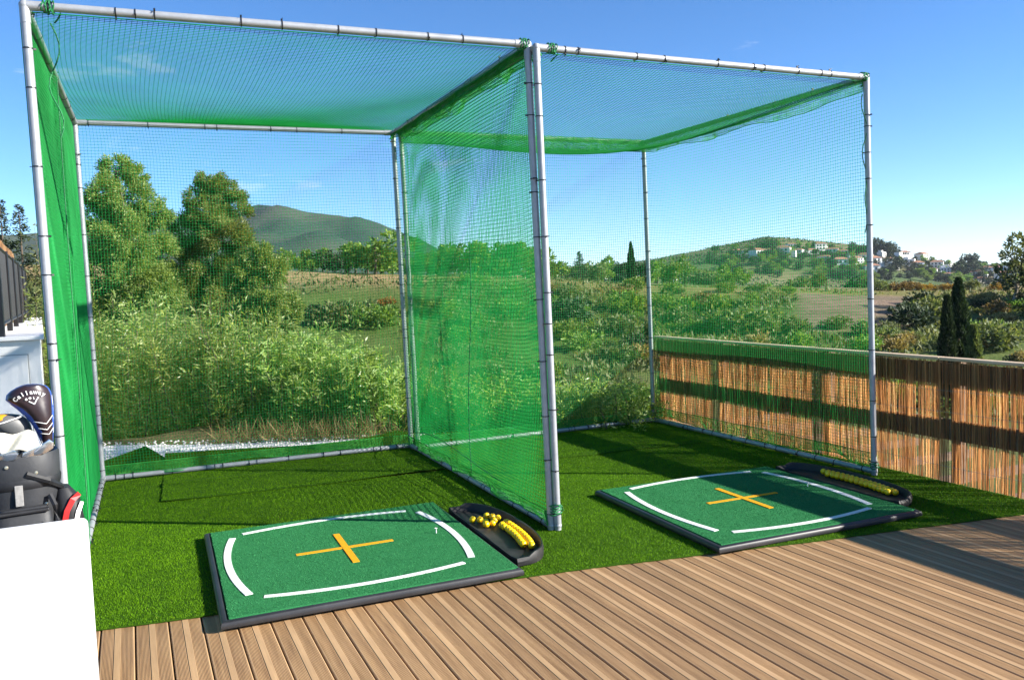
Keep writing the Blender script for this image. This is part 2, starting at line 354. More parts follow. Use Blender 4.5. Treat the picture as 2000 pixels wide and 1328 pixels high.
# gravel strip behind the cages
def gravel():
    xs = np.linspace(-7, 1.2, 70); ys = np.linspace(3.2, 6.0, 30); X, Y = np.meshgrid(xs, ys)
    edge = 5.15-.42*(X+3)+.25*(fbm(X*2.2, Y*2.2, 3, 5)-.5)*2
    Z = -.035+.02*(fbm(X*3, Y*3, 3, 8)-.5)-.35*sstep(-.1, .5, Y-np.maximum(edge, 3.9))
    n = len(xs); i = np.arange(n-1); r = np.arange(len(ys)-1)[:, None]*n; F = np.stack([r+i, r+i+1, r+i+1+n, r+i+n], -1).reshape(-1, 4)
    tag(link('gravel_path', mesh_np('gravel_path', np.stack([X, Y, Z], -1).reshape(-1, 3), F, 'gravel', smooth=True)), 'bleached white gravel strip at the foot of the hedge', kind='structure')
    # pebbles
    N = 2600; x = rng.uniform(-4.5, 1., N); y = rng.uniform(3.5, 5.6, N); k = y < 5.2-.42*(x+3); x, y = x[k], y[k]; N = len(x)
    ico = np.array([(1, 0, 0), (-1, 0, 0), (0, 1, 0), (0, -1, 0), (0, 0, 1), (0, 0, -1)], float); fc = np.array([(0, 2, 4), (2, 1, 4), (1, 3, 4), (3, 0, 4), (2, 0, 5), (1, 2, 5), (3, 1, 5), (0, 3, 5)])
    R = rng.uniform(.008, .02, (N, 1, 1))*rng.uniform(.6, 1.2, (N, 6, 1)); V = ico[None]*R; V[:, :, 2] *= .7; V = V+np.stack([x, y, np.full(N, -.025)], -1)[:, None]
    F = (fc[None]+6*np.arange(N)[:, None, None]).reshape(-1, 3)
    tag(link('pebbles', mesh_np('pebbles', V.reshape(-1, 3), F, 'stone')), 'loose pale pebbles on the gravel strip', 'pebbles', kind='stuff')
gravel()

# ------------------------------------------------------------------ deck of grooved planks
BX, BR, PT = -2.3646, -.0659, .1453
def deck():
    hw = .0692
    prof = [(-hw, -.026), (-hw, -.004), (-hw+.004, 0), (-.0145, 0), (-.0130, .0012), (.0130, .0012), (.0145, 0), (hw-.004, 0), (hw, -.004), (hw, -.026)]
    y0, y1 = -5.6, 3.25; b = MB(); n = len(prof)
    b.add([(x, y0, z) for x, z in prof]+[(x, y1, z) for x, z in prof], [(i, i+1, n+i+1, n+i) for i in range(n-1)]+[(n-1, 0, n, 2*n-1), tuple(range(n)), tuple(range(2*n-1, n-1, -1))])
    me = b.mesh('plank', 'plank')
    root = empty('timber_deck', (0, 0, 0)); tag(root, 'weathered grooved timber deck running up to the turf', kind='structure')
    first = None
    for k in range(-14, 37):
        x = BX+(k+.5)*PT
        o = link('plank', me, root, (x, 0, -.0135+random.uniform(-.0008, .0008)), (0, 0, -math.atan(BR)))
    # joists and dark void beneath
    j = MB()
    for y in np.arange(-5.4, 3.2, .6): j.box((.4, y, -.072), (7.6, .05, .06))
    link('joist', j.mesh('joist', 'fence_wood'), root)
deck()

# ------------------------------------------------------------------ turf
TU, TR = -.735, -.1113
def inpoly(x, y, P):
    c = np.zeros(len(x), bool); n = len(P)
    for i in range(n):
        (x1, y1), (x2, y2) = P[i], P[(i+1) % n]
        if y1 == y2: continue
        c ^= ((y1 > y) != (y2 > y)) & (x < (x2-x1)*(y-y1)/(y2-y1)+x1)
    return c
def turf_sheet(label, poly, zf, dens, thick=.006, cell=.05):
    P = np.array(poly); x0, y0 = P.min(0); x1, y1 = P.max(0)
    # triangulated sheet from a grid clipped to the outline
    bm = bmesh.new(); vs = [bm.verts.new((px, py, 0)) for px, py in poly]; bm.faces.new(vs)
    for ax, lo, hi in ((0, x0, x1), (1, y0, y1)):
        for t in np.arange(lo+.1, hi, .12):
            co_ = [0, 0, 0]; no = [0, 0, 0]; co_[ax] = t; no[ax] = 1
            bmesh.ops.bisect_plane(bm, geom=bm.verts[:]+bm.edges[:]+bm.faces[:], plane_co=co_, plane_no=no)
    for v in bm.verts: v.co.z = zf(v.co.x, v.co.y)
    r = bmesh.ops.extrude_face_region(bm, geom=bm.faces[:])
    for v in [q for q in r['geom'] if isinstance(q, bmesh.types.BMVert)]: v.co.z += thick
    bmesh.ops.recalc_face_normals(bm, faces=bm.faces)
    me = bpy.data.meshes.new('turf_sheet'); bm.to_mesh(me); bm.free(); me.materials.append(MATS['turf_base'])
    o = tag(link('turf_sheet', me), label, kind='structure')
    A = (x1-x0)*(y1-y0); N = int(A*dens); x = rng.uniform(x0, x1, N); y = rng.uniform(y0, y1, N); k = inpoly(x, y, poly)
    x, y = x[k], y[k]; N = len(x); z = np.array([zf(a, b) for a, b in zip(x, y)])+thick-.001
    a = rng.uniform(0, 2*math.pi, N); h = rng.uniform(.006, .0115, N); wd = rng.uniform(.0012, .0022, N); ln = rng.uniform(.1, .7, N)*h; d = rng.normal(0, 1.1, N)+1.2
    B = np.stack([x, y, z], -1); S = np.stack([np.cos(a)*wd, np.sin(a)*wd, 0*a], -1); T = B+np.stack([np.cos(d)*ln, np.sin(d)*ln, h], -1)
    V = np.stack([B-S, B+S, T], 1).reshape(-1, 3)
    tint = np.clip(.45*rng.random(N)+.62*fbm(x*14, y*14, 3, 77)+(rng.random(N) > .995)*.6, 0, 1)
    p = link('turf_pile', mesh_np('turf_pile', V, np.arange(3*N).reshape(-1, 3), 'turf_blade', tint), o); tag(p, kind='stuff')
def fe(x): return TU+TR*x
def wob(x, a, f, s): return a*(math.sin(x*f+s)+.6*math.sin(x*f*2.3+s*2.1))
flat = lambda x, y: -.0105
front = [(x, fe(x)+wob(x, .006, 3, 1)) for x in np.linspace(-2.72, 3.05, 40)]
seam = [(x, 1.98-.12*sstep(-.3, 2.6, x)+wob(x, .012, 2.2, 0)) for x in np.linspace(2.82, -2.78, 30)]
turf_sheet('wide sheet of bright artificial turf under the hitting mats', front+[(2.9, 1.0)]+[(float(a), float(b)) for a, b in seam], flat, 26000)
bs = [(x, 1.955-.12*float(sstep(-.3, 2.6, x))+wob(x, .016, 2.6, 2)) for x in np.linspace(-2.3, 2.66, 30)]
bk = [(x, (3.62 if x < 0 else 3.45)+wob(x, .05, 1.7, .4)) for x in np.linspace(2.62, -2.32, 26)]
def lift(x, y):
    e = max(0, 1-abs(y-1.97)/.10); ridge = math.exp(-((y-2.52)/.05)**2)*(.012 if x < -.2 else .0)
    curl = max(0, y-3.25)*.14*(1 if x < 0 else .3)*(1+.5*math.sin(x*2.4+1))
    return -.002+.007*e+ridge+curl+.004*math.sin(x*3.1)*math.sin(y*2.3)
turf_sheet('darker artificial turf sheet lapped along the back of the cages', bs+bk, lift, 20000)
sl_ = [(-2.78, 1.97), (-2.27, 1.99), (-2.27, 2.7), (-2.28, 3.5), (-2.5, 3.98), (-2.9, 3.72), (-2.86, 2.9)]
turf_sheet('narrow turf offcut filling the cage corner by the white wall', sl_, lambda x, y: -.010+max(0, y-3.2)*.10*(1+.3*math.sin(x*7)), 20000)

# ------------------------------------------------------------------ golf cages
def tubes_np(P, rad, nor):
    """P (lines, pts, 3): three-sided tubes"""
    T = np.gradient(P, axis=1); T /= np.linalg.norm(T, axis=2, keepdims=True)+1e-9
    A = np.cross(T, nor); A /= np.linalg.norm(A, axis=2, keepdims=True)+1e-9; B = np.cross(T, A)
    V = np.stack([P+(A*math.cos(q)+B*math.sin(q))*rad for q in (0, 2.0944, 4.1888)], 2)       # l,p,3,3
    l, p = P.shape[:2]; idx = np.arange(l*p*3).reshape(l, p, 3); F = []
    for j in range(3):
        a = idx[:, :-1, j]; b = idx[:, :-1, (j+1) % 3]; c = idx[:, 1:, (j+1) % 3]; d = idx[:, 1:, j]; F.append(np.stack([a, b, c, d], -1).reshape(-1, 4))
    return V.reshape(-1, 3), np.concatenate(F)
def net(name, parent, c, disp, cell=.025, rad=.00152, mat='net', border=.0035):
    """c: corners P00, P10, P11, P01; disp(u,v) gives (across, along u, along v) shifts"""
    c = [np.array(q, float)-np.array(parent.location) for q in c]
    eu = c[1]-c[0]; ev = c[3]-c[0]; nor = np.cross(eu, ev); nor /= np.linalg.norm(nor); du = eu/np.linalg.norm(eu); dv = ev/np.linalg.norm(ev)
    def P(u, v):
        q = (c[0]*((1-u)*(1-v))[..., None]+c[1]*(u*(1-v))[..., None]+c[2]*(u*v)[..., None]+c[3]*((1-u)*v)[..., None])
        a, b, g = disp(u, v); return q+nor*a[..., None]+du*b[..., None]+dv*g[..., None]
    lu, lv = np.linalg.norm(eu), np.linalg.norm(ev); nu, nv = max(2, round(lu/cell)), max(2, round(lv/cell)); Vs = []; Fs = []; base = 0
    for n_, ln_, flip in ((nv, lu, 0), (nu, lv, 1)):
        s = max(2, min(34, int(ln_/.085))); a = np.linspace(0, 1, s+1)[None, :]; b = np.linspace(0, 1, n_+1)[:, None]
        A, B = np.broadcast_arrays(a, b); p = P(B, A) if flip else P(A, B)
        for sel, r in ((slice(1, -1), rad), ([0, -1], border)):
            if border == 0 and r == 0: continue
            q = p[sel]
            if len(q) == 0: continue
            V, F = tubes_np(q, r, nor); Vs.append(V); Fs.append(F+base); base += len(V)
    return link(name, mesh_np(name, np.concatenate(Vs), np.concatenate(Fs), mat, smooth=True), parent)
def bil(u, v): return 16*u*(1-u)*v*(1-v)
def waves(seed, amp, fr=1.):
    r = np.random.default_rng(seed); k = r.uniform(2, 9, (4, 2))*fr; ph = r.uniform(0, 6.28, 4); am = r.uniform(.4, 1, 4)*amp/4
    def f(u, v):
        e = np.minimum(1, 12*np.minimum(np.minimum(u, 1-u), np.minimum(v, 1-v)))
        return e*sum(a*np.sin(q[0]*u+q[1]*v+p) for a, q, p in zip(am, k, ph))
    return f
def hem(parent, a, b, drop_, seed, sag=.03, out=(0, 0, 0)):
    a = np.array(a, float); b = np.array(b, float); dz = np.array([0, 0, -drop_]); o = np.array(out)*drop_; r = np.random.default_rng(seed); ph = r.uniform(0, 6.28, 4)
    def d(u, v):
        fold = (.010*np.sin(u*41+ph[0])+.012*np.sin(u*23+ph[1])+.006*np.sin(u*97+v*4))*(.4+v)
        return fold, .012*np.sin(u*31+ph[2]+v*3), -sag*0*u+v*(.35*drop_*np.sin(u*13+ph[3])*np.sin(u*5+ph[1])+sag*4*u*(1-u))
    return net('net_hem', parent, (a, b, b+dz+o, a+dz+o), d, .0095, .0016, 'net_hem', .004)
TIE = None
def tie_mesh():
    b = MB(); b.lathe([(.0222, -.0028), (.0246, -.0028), (.0246, .0028), (.0222, .0028)], 12); b.box((.029, 0, 0), (.013, .008, .009)); b.box((.032, .009, .002), (.004, .018, .003))
    return b.mesh('cable_tie', 'black_plastic')
TIE = tie_mesh()
def pole(parent, a, b, spacing, rnd, r=.0212):
    L0 = np.array(parent.location); a = np.array(a)-L0; b = np.array(b)-L0
    o = link('pole', MB().tube([a, b], r, 16).mesh('pole', 'galvanised', True), parent)
    if spacing:
        v = b-a; ln = np.linalg.norm(v); t = .10
        while t < ln-.08:
            q = Vector(v/ln).to_track_quat('Z', 'X'); e = (q @ Matrix.Rotation(rnd.uniform(0, 6.28), 3, 'Z').to_quaternion()) if True else q
            c = link('cable_tie', TIE, o, tuple(a+v/ln*t)); c.rotation_mode = 'QUATERNION'; c.rotation_quaternion = e
            t += spacing*rnd.choice([.3, .7, 1., 1.25, 1.4])
    return o
def lashing(parent, p, axis, n=6, rad=.027):
    p = Vector(np.array(p)-np.array(parent.location)); ax = Vector(axis).normalized(); s = ax.orthogonal().normalized(); t = ax.cross(s)
    pts = [p+ax*(k/14*.009+.006*math.sin(k*.7))+(s*math.cos(k*2*math.pi/14)+t*math.sin(k*2*math.pi/14))*(rad+.006*math.sin(k*1.3)) for k in range(14*n)]
    pts += [pts[-1]+Vector((.02*math.sin(i), .02*math.cos(i*1.7), -.018*i)) for i in range(1, 5)]
    link('rope_lashing', MB().tube(pts, .0042, 5).mesh('rope_lashing', 'rope', True), parent)
def fitting(parent, p, dirs):
    p = np.array(p)-np.array(parent.location); b = MB(); b.lathe([(0.001, -.026), (.016, -.021), (.025, -.007), (.025, .007), (.016, .021), (.001, .026)], 14, p)
    for d in dirs: d = np.array(d)/np.linalg.norm(d); b.tube([p, p+d*.085], .0236, 14)
    link('corner_fitting', b.mesh('corner_fitting', 'galvanised', True), parent)
def cage(label, T, W, D, H, seed, nets):
    rnd = random.Random(seed); g = empty('golf_cage', tuple(T(0, 0, 0)), label, 'golf cage', 'netted driving cages on the terrace'); zb = .028
    X = {'L': 0, 'R': W}; Y = {'F': 0, 'B': D}; Q = {(a, b, c): T(X[a], Y[b], zb if c == 'b' else H) for a in 'LR' for b in 'FB' for c in 'bt'}
    for a in 'LR':
        for b in 'FB': pole(g, T(X[a], Y[b], .0), Q[a, b, 't'], .27, rnd)
    pole(g, Q['L', 'F', 't'], Q['R', 'F', 't'], .3, rnd); pole(g, Q['L', 'B', 't'], Q['R', 'B', 't'], .32, rnd)
    for a in 'LR':
        pole(g, Q[a, 'F', 't'], Q[a, 'B', 't'], .42, rnd, .0210); pole(g, Q[a, 'F', 'b'], Q[a, 'B', 'b'], .2, rnd, .0210)
    pole(g, Q['L', 'B', 'b'], Q['R', 'B', 'b'], .22, rnd, .0208)
    for (a, b, c), p in Q.items():
        ds = [Q[a, b, 'b' if c == 't' else 't']-p, Q[a, 'B' if b == 'F' else 'F', c]-p]
        if not (b == 'F' and c == 'b'): ds.append(Q['R' if a == 'L' else 'L', b, c]-p)
        fitting(g, p, ds)
    for a in 'LR':
        lashing(g, T(X[a]+(.075 if a == 'L' else -.05), 0, H), T(1, 0, 0)-T(0, 0, 0))
    nets(g, Q); return g
def lerp(a, b, t): return a*(1-t)+b*t
a1, b1 = math.cos(.0275), math.sin(.0275)
W1, D1, H1 = 2.6418, 3.0283, 2.9505
def T1(x, y, z):
    x = x-W1-.0577*y/D1; return np.array([a1*x-b1*y-.028*z/3, b1*x+a1*y+.0517*z/3, z])
a2, b2 = math.cos(.0688), math.sin(.0688)
W2, D2, H2 = 2.67, 2.9051, 2.9209
def T2(x, y, z):
    x = x+.055*(y/D2)*(1-x/W2); return np.array([.036+a2*x-b2*y-.030*z/3, -.0235+b2*x+a2*y+.0238*z/3, z])
I3 = np.array([0, 0, 1.])
def nets1(g, Q):
    w1, w2, w3, w4 = waves(1, .10), waves(2, .10), waves(3, .12), waves(4, .05)
    dz = np.array([0, 0, -.03])
    net('net_panel', g, (Q['L', 'F', 't']+dz, Q['R', 'F', 't']+dz, Q['R', 'B', 't']-dz*.8, Q['L', 'B', 't']-dz*.8), lambda u, v: (-.075*bil(u, v)+w1(u, v)*.25, .10*np.sin(np.pi*v)*(u-.5)*2+w2(u, v)*.3, .05*bil(u, v)))
    net('net_panel', g, (Q['L', 'B', 'b'], Q['R', 'B', 'b'], Q['R', 'B', 't'], Q['L', 'B', 't']), lambda u, v: (-.05*bil(u, v)+w2(u, v), w3(u, v)*.25, w1(u, v)*.3-.03*bil(u, v)))
    eo = np.array([.015, 0, 0]); net('net_panel', g, (Q['L', 'F', 'b']-eo, Q['L', 'B', 'b']-eo, Q['L', 'B', 't']-eo, Q['L', 'F', 't']-eo), lambda u, v: (.02*bil(u, v)+w4(u, v)*.6+.025*np.exp(-((u-.35-.12*v)/.05)**2), w3(u, v)*.2, w1(u, v)*.3))
    net('net_panel', g, (Q['R', 'F', 'b'], Q['R', 'B', 'b'], Q['R', 'B', 't'], Q['R', 'F', 't']), lambda u, v: (-.02*bil(u, v)+w2(u, v)*.5, w1(u, v)*.2, w3(u, v)*.35-.05*bil(u, v)))
    e = np.array([.02, 0, 0]); hem(g, Q['R', 'F', 't']-e-I3*.02, Q['R', 'B', 't']-e-I3*.02, .05, 5)
    net('net_panel', g, (Q['L', 'F', 'b']-e*1.05, Q['L', 'B', 'b']-e*1.05, Q['L', 'B', 't']-e*1.05, Q['L', 'F', 't']-e*1.05), lambda u, v: (.02*bil(u, v)+w2(u, v)*.4, w1(u, v)*.3, w3(u, v)*.4))
    hem(g, Q['R', 'F', 'b']+I3*.09-e, Q['R', 'B', 'b']+I3*.09-e, .07, 6, 0.); hem(g, Q['R', 'B', 't']-I3*.02+e*1.4, Q['R', 'B', 'b']+I3*.05+e*1.4, .005, 7, 0, (12, 0, 0)) if False else None
    hem(g, Q['L', 'B', 'b']+I3*.1, Q['R', 'B', 'b']+I3*.1, .075, 8, 0.)
    def cord(name, pts, r_): link(name, MB().tube([tuple(np.array(p)-np.array(g.location)) for p in pts], r_, 6).mesh(name, 'rope', True), g)
    def onp(a, b, c, d, u, v): return (Q[a]*(1-u)+Q[b]*u)*(1-v)+(Q[d]*(1-u)+Q[c]*u)*v
    RS = (('R', 'F', 'b'), ('R', 'B', 'b'), ('R', 'B', 't'), ('R', 'F', 't')); LS = (('L', 'F', 'b'), ('L', 'B', 'b'), ('L', 'B', 't'), ('L', 'F', 't'))
    cord('net_seam', [onp(*RS, .44-.10*v+.015*math.sin(v*9), v)+[-.02, 0, 0] for v in np.linspace(.02, .62, 24)], .0035)
    cord('net_seam', [onp(*LS, .30+.10*v+.01*math.sin(v*7), v)+[.028, 0, 0] for v in np.linspace(.01, .98, 30)], .0035)
    cord('loose_cord', [onp(*RS, .97-.75*t, .045+.05*math.sin(t*3.0)*(1-t))+[-.03, 0, 0] for t in np.linspace(0, 1, 20)], .003)
    cord('loose_cord', [onp(*LS, .06+.02*math.sin(t*5), 1-.2*t)+[.09+.03*math.sin(t*9), .02, -.02] for t in np.linspace(0, 1, 14)], .004)
def nets2(g, Q):
    w1, w2, w3, w4 = waves(11, .10), waves(12, .10), waves(13, .14), waves(14, .05); w5, w6, w7 = waves(2, .10), waves(1, .10), waves(3, .12)
    dz = np.array([0, 0, -.03])
    net('net_panel', g, (Q['L', 'F', 't']+dz, Q['R', 'F', 't']+dz, Q['R', 'B', 't']+dz*3, Q['L', 'B', 't']+dz*3), lambda u, v: (-.20*bil(u, v)*(.5+.9*v)+w1(u, v)*.4, .08*np.sin(np.pi*v)*(u-.5)*2+w2(u, v)*.3, .05*bil(u, v)))
    net('net_panel', g, (Q['L', 'B', 'b'], Q['R', 'B', 'b'], Q['R', 'B', 't'], Q['L', 'B', 't']), lambda u, v: (-.06*bil(u, v)+w2(u, v), w3(u, v)*.3, w1(u, v)*.4-.03*bil(u, v)))
    net('net_panel', g, (Q['L', 'F', 'b'], Q['L', 'B', 'b'], Q['L', 'B', 't'], Q['L', 'F', 't']), lambda u, v: (-.012*bil(u, v)+w5(u, v)*.5, w6(u, v)*.2, w7(u, v)*.35-.05*bil(u, v)))
    net('net_panel', g, (Q['R', 'F', 'b'], Q['R', 'B', 'b'], Q['R', 'B', 't'], Q['R', 'F', 't']), lambda u, v: (.04*bil(u, v)+w4(u, v), w1(u, v)*.25, w3(u, v)*.35-.05*bil(u, v)))
    e = np.array([.02, 0, 0]); hem(g, Q['L', 'B', 't']+I3*.02-[0, .035, 0], Q['R', 'B', 't']+I3*.02-[0, .035, 0], .11, 15, .02); hem(g, Q['L', 'B', 't']+I3*.0-[0, .05, 0], Q['R', 'B', 't']+I3*.0-[0, .05, 0], .08, 25, .02); hem(g, Q['R', 'F', 't']-e-I3*.0, Q['R', 'B', 't']-e*2+I3*.01, .085, 16, .07)
    hem(g, Q['R', 'F', 'b']+I3*.13-e*-1, Q['R', 'B', 'b']+I3*.13-e*-1, .10, 17, 0.); hem(g, Q['L', 'B', 'b']+I3*.09, Q['R', 'B', 'b']+I3*.09, .06, 18, 0.)
    hem(g, Q['L', 'F', 't']+e, Q['L', 'B', 't']+e, .05, 19)
    link('loose_cord', MB().tube([tuple(T2(W2-.03-.018*math.sin(t*19), .0+.01*math.cos(t*13), H2-.12-t*1.0)-np.array(g.location)) for t in np.linspace(0, 1, 30)], .0035, 6).mesh('loose_cord', 'rope', True), g)
    lashing(g, T2(-.012, -.0, .10), (0, 0, 1), 7, .033); lashing(g, T2(W2, 0, .05), (0, 0, 1), 5)
cage('green netted golf cage of grey poles, next to the golf bag', T1, W1, D1, H1, 3, nets1)
cage('green netted golf cage of grey poles, set against the reed fence', T2, W2, D2, H2, 5, nets2)

# ------------------------------------------------------------------ hitting mats, trays, balls, tees
def strip(pts, wd, z0, z1):
    """flat ribbon with thickness along 2-D points"""
    L, R = [], []
    for i, p in enumerate(pts):
        a = np.array(pts[max(i-1, 0)]); b = np.array(pts[min(i+1, len(pts)-1)]); t = (b-a)/np.linalg.norm(b-a); n = np.array([-t[1], t[0]])*wd/2
        L.append(tuple(np.array(p)+n)); R.append(tuple(np.array(p)-n))
    b = MB(); n = len(pts); V = [(*q, z) for z in (z0, z1) for s in (L, R) for q in s]; F = []
    for i in range(n-1):
        F += [(2*n+i, 3*n+i, 3*n+i+1, 2*n+i+1), (i, i+1, 2*n+i+1, 2*n+i), (n+i, 3*n+i, 3*n+i+1, n+i+1)]
    F += [(0, 2*n, 3*n, n), (n-1, 2*n-1, 4*n-1, 3*n-1)]
    return b.add(V, F)
def mat_(label, loc, rz, w_, d_, cx, cy):
    g = empty('hitting_mat', (*loc, 0.004), label, 'golf mat', 'hitting mats in front of the cages', rz)
    b = MB(); prof = [(0, 0), (-.004, .012), (0, .026), (.008, .033), (.022, .034), (.030, .027), (.036, .016)]
    rect = lambda i: [(i, i), (w_-i, i), (w_-i, d_-i), (i, d_-i)]
    V = [(x, y, z) for i, z in prof for x, y in rect(i)]; n = len(prof)
    b.add(V, [(4*k+j, 4*k+(j+1) % 4, 4*k+4+(j+1) % 4, 4*k+4+j) for k in range(n-1) for j in range(4)]+[(4*n-4, 4*n-3, 4*n-2, 4*n-1), (3, 2, 1, 0)])
    link('rubber_base', b.mesh('rubber_base', 'rubber', True), g)
    i = .034; t = link('turf_top', MB().prism([(i, i), (w_-i+.02, i), (w_-i+.02, d_-i+.02), (i, d_-i+.02)], .0175, .0365).mesh('turf_top', 'mat_green', bevel=.004), g)
    N = 46000; x = rng.uniform(i, w_-i+.02, N); y = rng.uniform(i, d_-i+.02, N); a = rng.uniform(0, 6.28, N); h = rng.uniform(.003, .006, N); ww = .0016
    B = np.stack([x, y, np.full(N, .036)], -1); S = np.stack([np.cos(a)*ww, np.sin(a)*ww, 0*a], -1); Tt = B+np.stack([rng.normal(0, .002, N), rng.normal(0, .002, N), h], -1)
    # keep the pile off the painted lines: those are inlaid strips of their own
    def onl(x, y):
        X, Y = x-cx, y-cy; f = np.abs(np.abs(Y)-(.585+.06*(1-(X/.52)**2))) < .017; f &= np.abs(X) < .525
        f2 = (np.abs(np.abs(X)-(.585+.06*(1-(Y/.52)**2))) < .021) & (np.abs(Y) < .525); f3 = ((np.abs(X) < .020) & (np.abs(Y) < .29)) | ((np.abs(Y) < .016) & (np.abs(X) < .285))
        return f | f2 | f3
    k = ~onl(x, y); V = np.stack([B-S, B+S, Tt], 1)[k].reshape(-1, 3); tint = np.clip(rng.random(k.sum()), 0, 1)
    tag(link('pile', mesh_np('pile', V, np.arange(len(V)).reshape(-1, 3), 'mat_blade', tint), t), kind='stuff')
    for s in (-1, 1):
        q = np.linspace(-.52, .52, 17); c = .585+.06*(1-(q/.52)**2)
        link('white_line', strip([(cx+a_, cy+s*b_) for a_, b_ in zip(q, c)], .032, .036, .0405).mesh('white_line', 'white_line'), t)
        link('white_line', strip([(cx+s*b_, cy+a_) for a_, b_ in zip(q, c)], .039, .036, .0407).mesh('white_line', 'white_line'), t)
    link('orange_bar', strip([(cx-.28, cy), (cx+.28, cy)], .030, .036, .0404).mesh('orange_bar', 'orange_line'), t)
    link('orange_bar', strip([(cx, cy-.288), (cx, cy+.288)], .038, .036, .0412).mesh('orange_bar', 'orange_line'), t)
    return g
mat_('green hitting mat in full sun, one corner overhanging the timber deck', (-1.9534, -.7469), .0358, 1.50, 1.56, .735, .82)
mat_('green hitting mat half covered by the reed fence shadow', (.6448, -.8528), .0286, 1.50, 1.46, .745, .77)
def golf_tee(p, label):
    b = MB(); b.lathe([(.001, 0), (.0035, .0), (.0035, .022), (.006, .030), (.0095, .033), (.0085, .0335), (.001, .031)], 10)
    tag(link('golf_tee', b.mesh('golf_tee', 'tee', True), None, p), label, 'golf tee')
golf_tee((-.698, .13, .0385), 'small white golf tee upright on the sunny mat'); golf_tee((1.94, -.015, .0385), 'small white golf tee upright on the shaded mat')
def tray_curve(h=.60, dpt=.285):
    th = np.linspace(-math.pi/2, math.pi/2, 29); return [(dpt*max(math.cos(t), 0)**.62, h*math.sin(t)) for t in th]
def tray(label, loc, rz):
    arc = tray_curve(); arc[0] = (0.0, -.60); arc[-1] = (0.0, .60)
    chord = [(0, y) for y in np.linspace(.52, -.52, 9)]
    loop = arc+chord; hs = [.062]*len(arc)+[.030]*len(chord)
    for i in (0, 1, len(arc)-1, len(arc)-2): hs[i] = .042
    C0 = np.array([.11, 0]); P = np.array(loop); n = len(P)
    def off(k): return np.array([(C0+(p-C0)*(1-k/max(np.linalg.norm(p-C0), .05))) for p in P])
    rings = [(off(0), [0]*n), (off(-.004), [h*.6 for h in hs]), (off(.006), hs), (off(.020), [h*.99 for h in hs]), (off(.032), [h*.6 for h in hs]), (off(.045), [.014]*n)]
    b = MB(); b.add([(x, y, z) for r, zz in rings for (x, y), z in zip(r, zz)], [(k*n+j, k*n+(j+1) % n, (k+1)*n+(j+1) % n, (k+1)*n+j) for k in range(len(rings)-1) for j in range(n)]+[tuple(range((len(rings)-1)*n, len(rings)*n))])
    return tag(link('ball_tray', b.mesh('ball_tray', 'tray', True), None, (*loc, .004), (0, 0, rz)), label, 'ball tray', 'half-moon ball trays')
t1 = ((-.452, .045), .03); t2 = ((2.155, -.01), .02)
tray('black half-moon ball tray in the sun with a loose pile of yellow balls', *t1); tray('black half-moon ball tray shaded by the fence, holding a long row of balls', *t2)
def ball_mesh():
    b = MB(); R = .02135; b.lathe([(max(R*math.sin(t), 1e-4), -R*math.cos(t)) for t in np.linspace(0, math.pi, 13)], 18); return b.mesh('golf_ball', 'ball', True)
BALL = ball_mesh()
def ball(t, x, y, z, label, group):
    (lx, ly), rz = t; c, s = math.cos(rz), math.sin(rz)
    tag(link('golf_ball', BALL, None, (lx+c*x-s*y, ly+s*x+c*y, z), (random.uniform(0, 6), random.uniform(0, 6), 0)), label, 'golf ball', group)
def row(t, y0, y1, off, label, group, gap=.0435, z=.0395, jit=.0):
    y = y0
    while y > y1:
        x = .285*max(0, 1-(y/.6)**2)**.31-.045-.0215-off; ball(t, x+random.uniform(-jit, jit), y, z, label, group); 
        sl_ = .285*.31*2*y/.36*max(.05, 1-(y/.6)**2)**-.69; y -= gap/math.hypot(1, sl_)*random.choice([1, 1, 1.02, 1.1])
la, ga = 'yellow golf ball in the sunlit ball tray', 'balls in the sunlit tray'
row(t1, .10, -.40, 0, la, ga, .0438); row(t1, .06, -.36, .046, la, ga, .0445, jit=.003)
for x, y in ((.02, .26), (.06, .235), (.075, .17), (.105, .125), (.06, .12), (.13, .30), (.155, .262)): ball(t1, x+.03, y, .0395, la, ga)
ball(t1, .165, .175, .0395, la, ga); ball(t1, .205, .215, .0395, la, ga)
lb, gb = 'yellow golf ball in the tray shaded by the fence', 'balls in the shaded tray'
row(t2, .30, -.43, 0, lb, gb, .0438); row(t2, .22, -.38, .046, lb, gb, .0445, jit=.003)

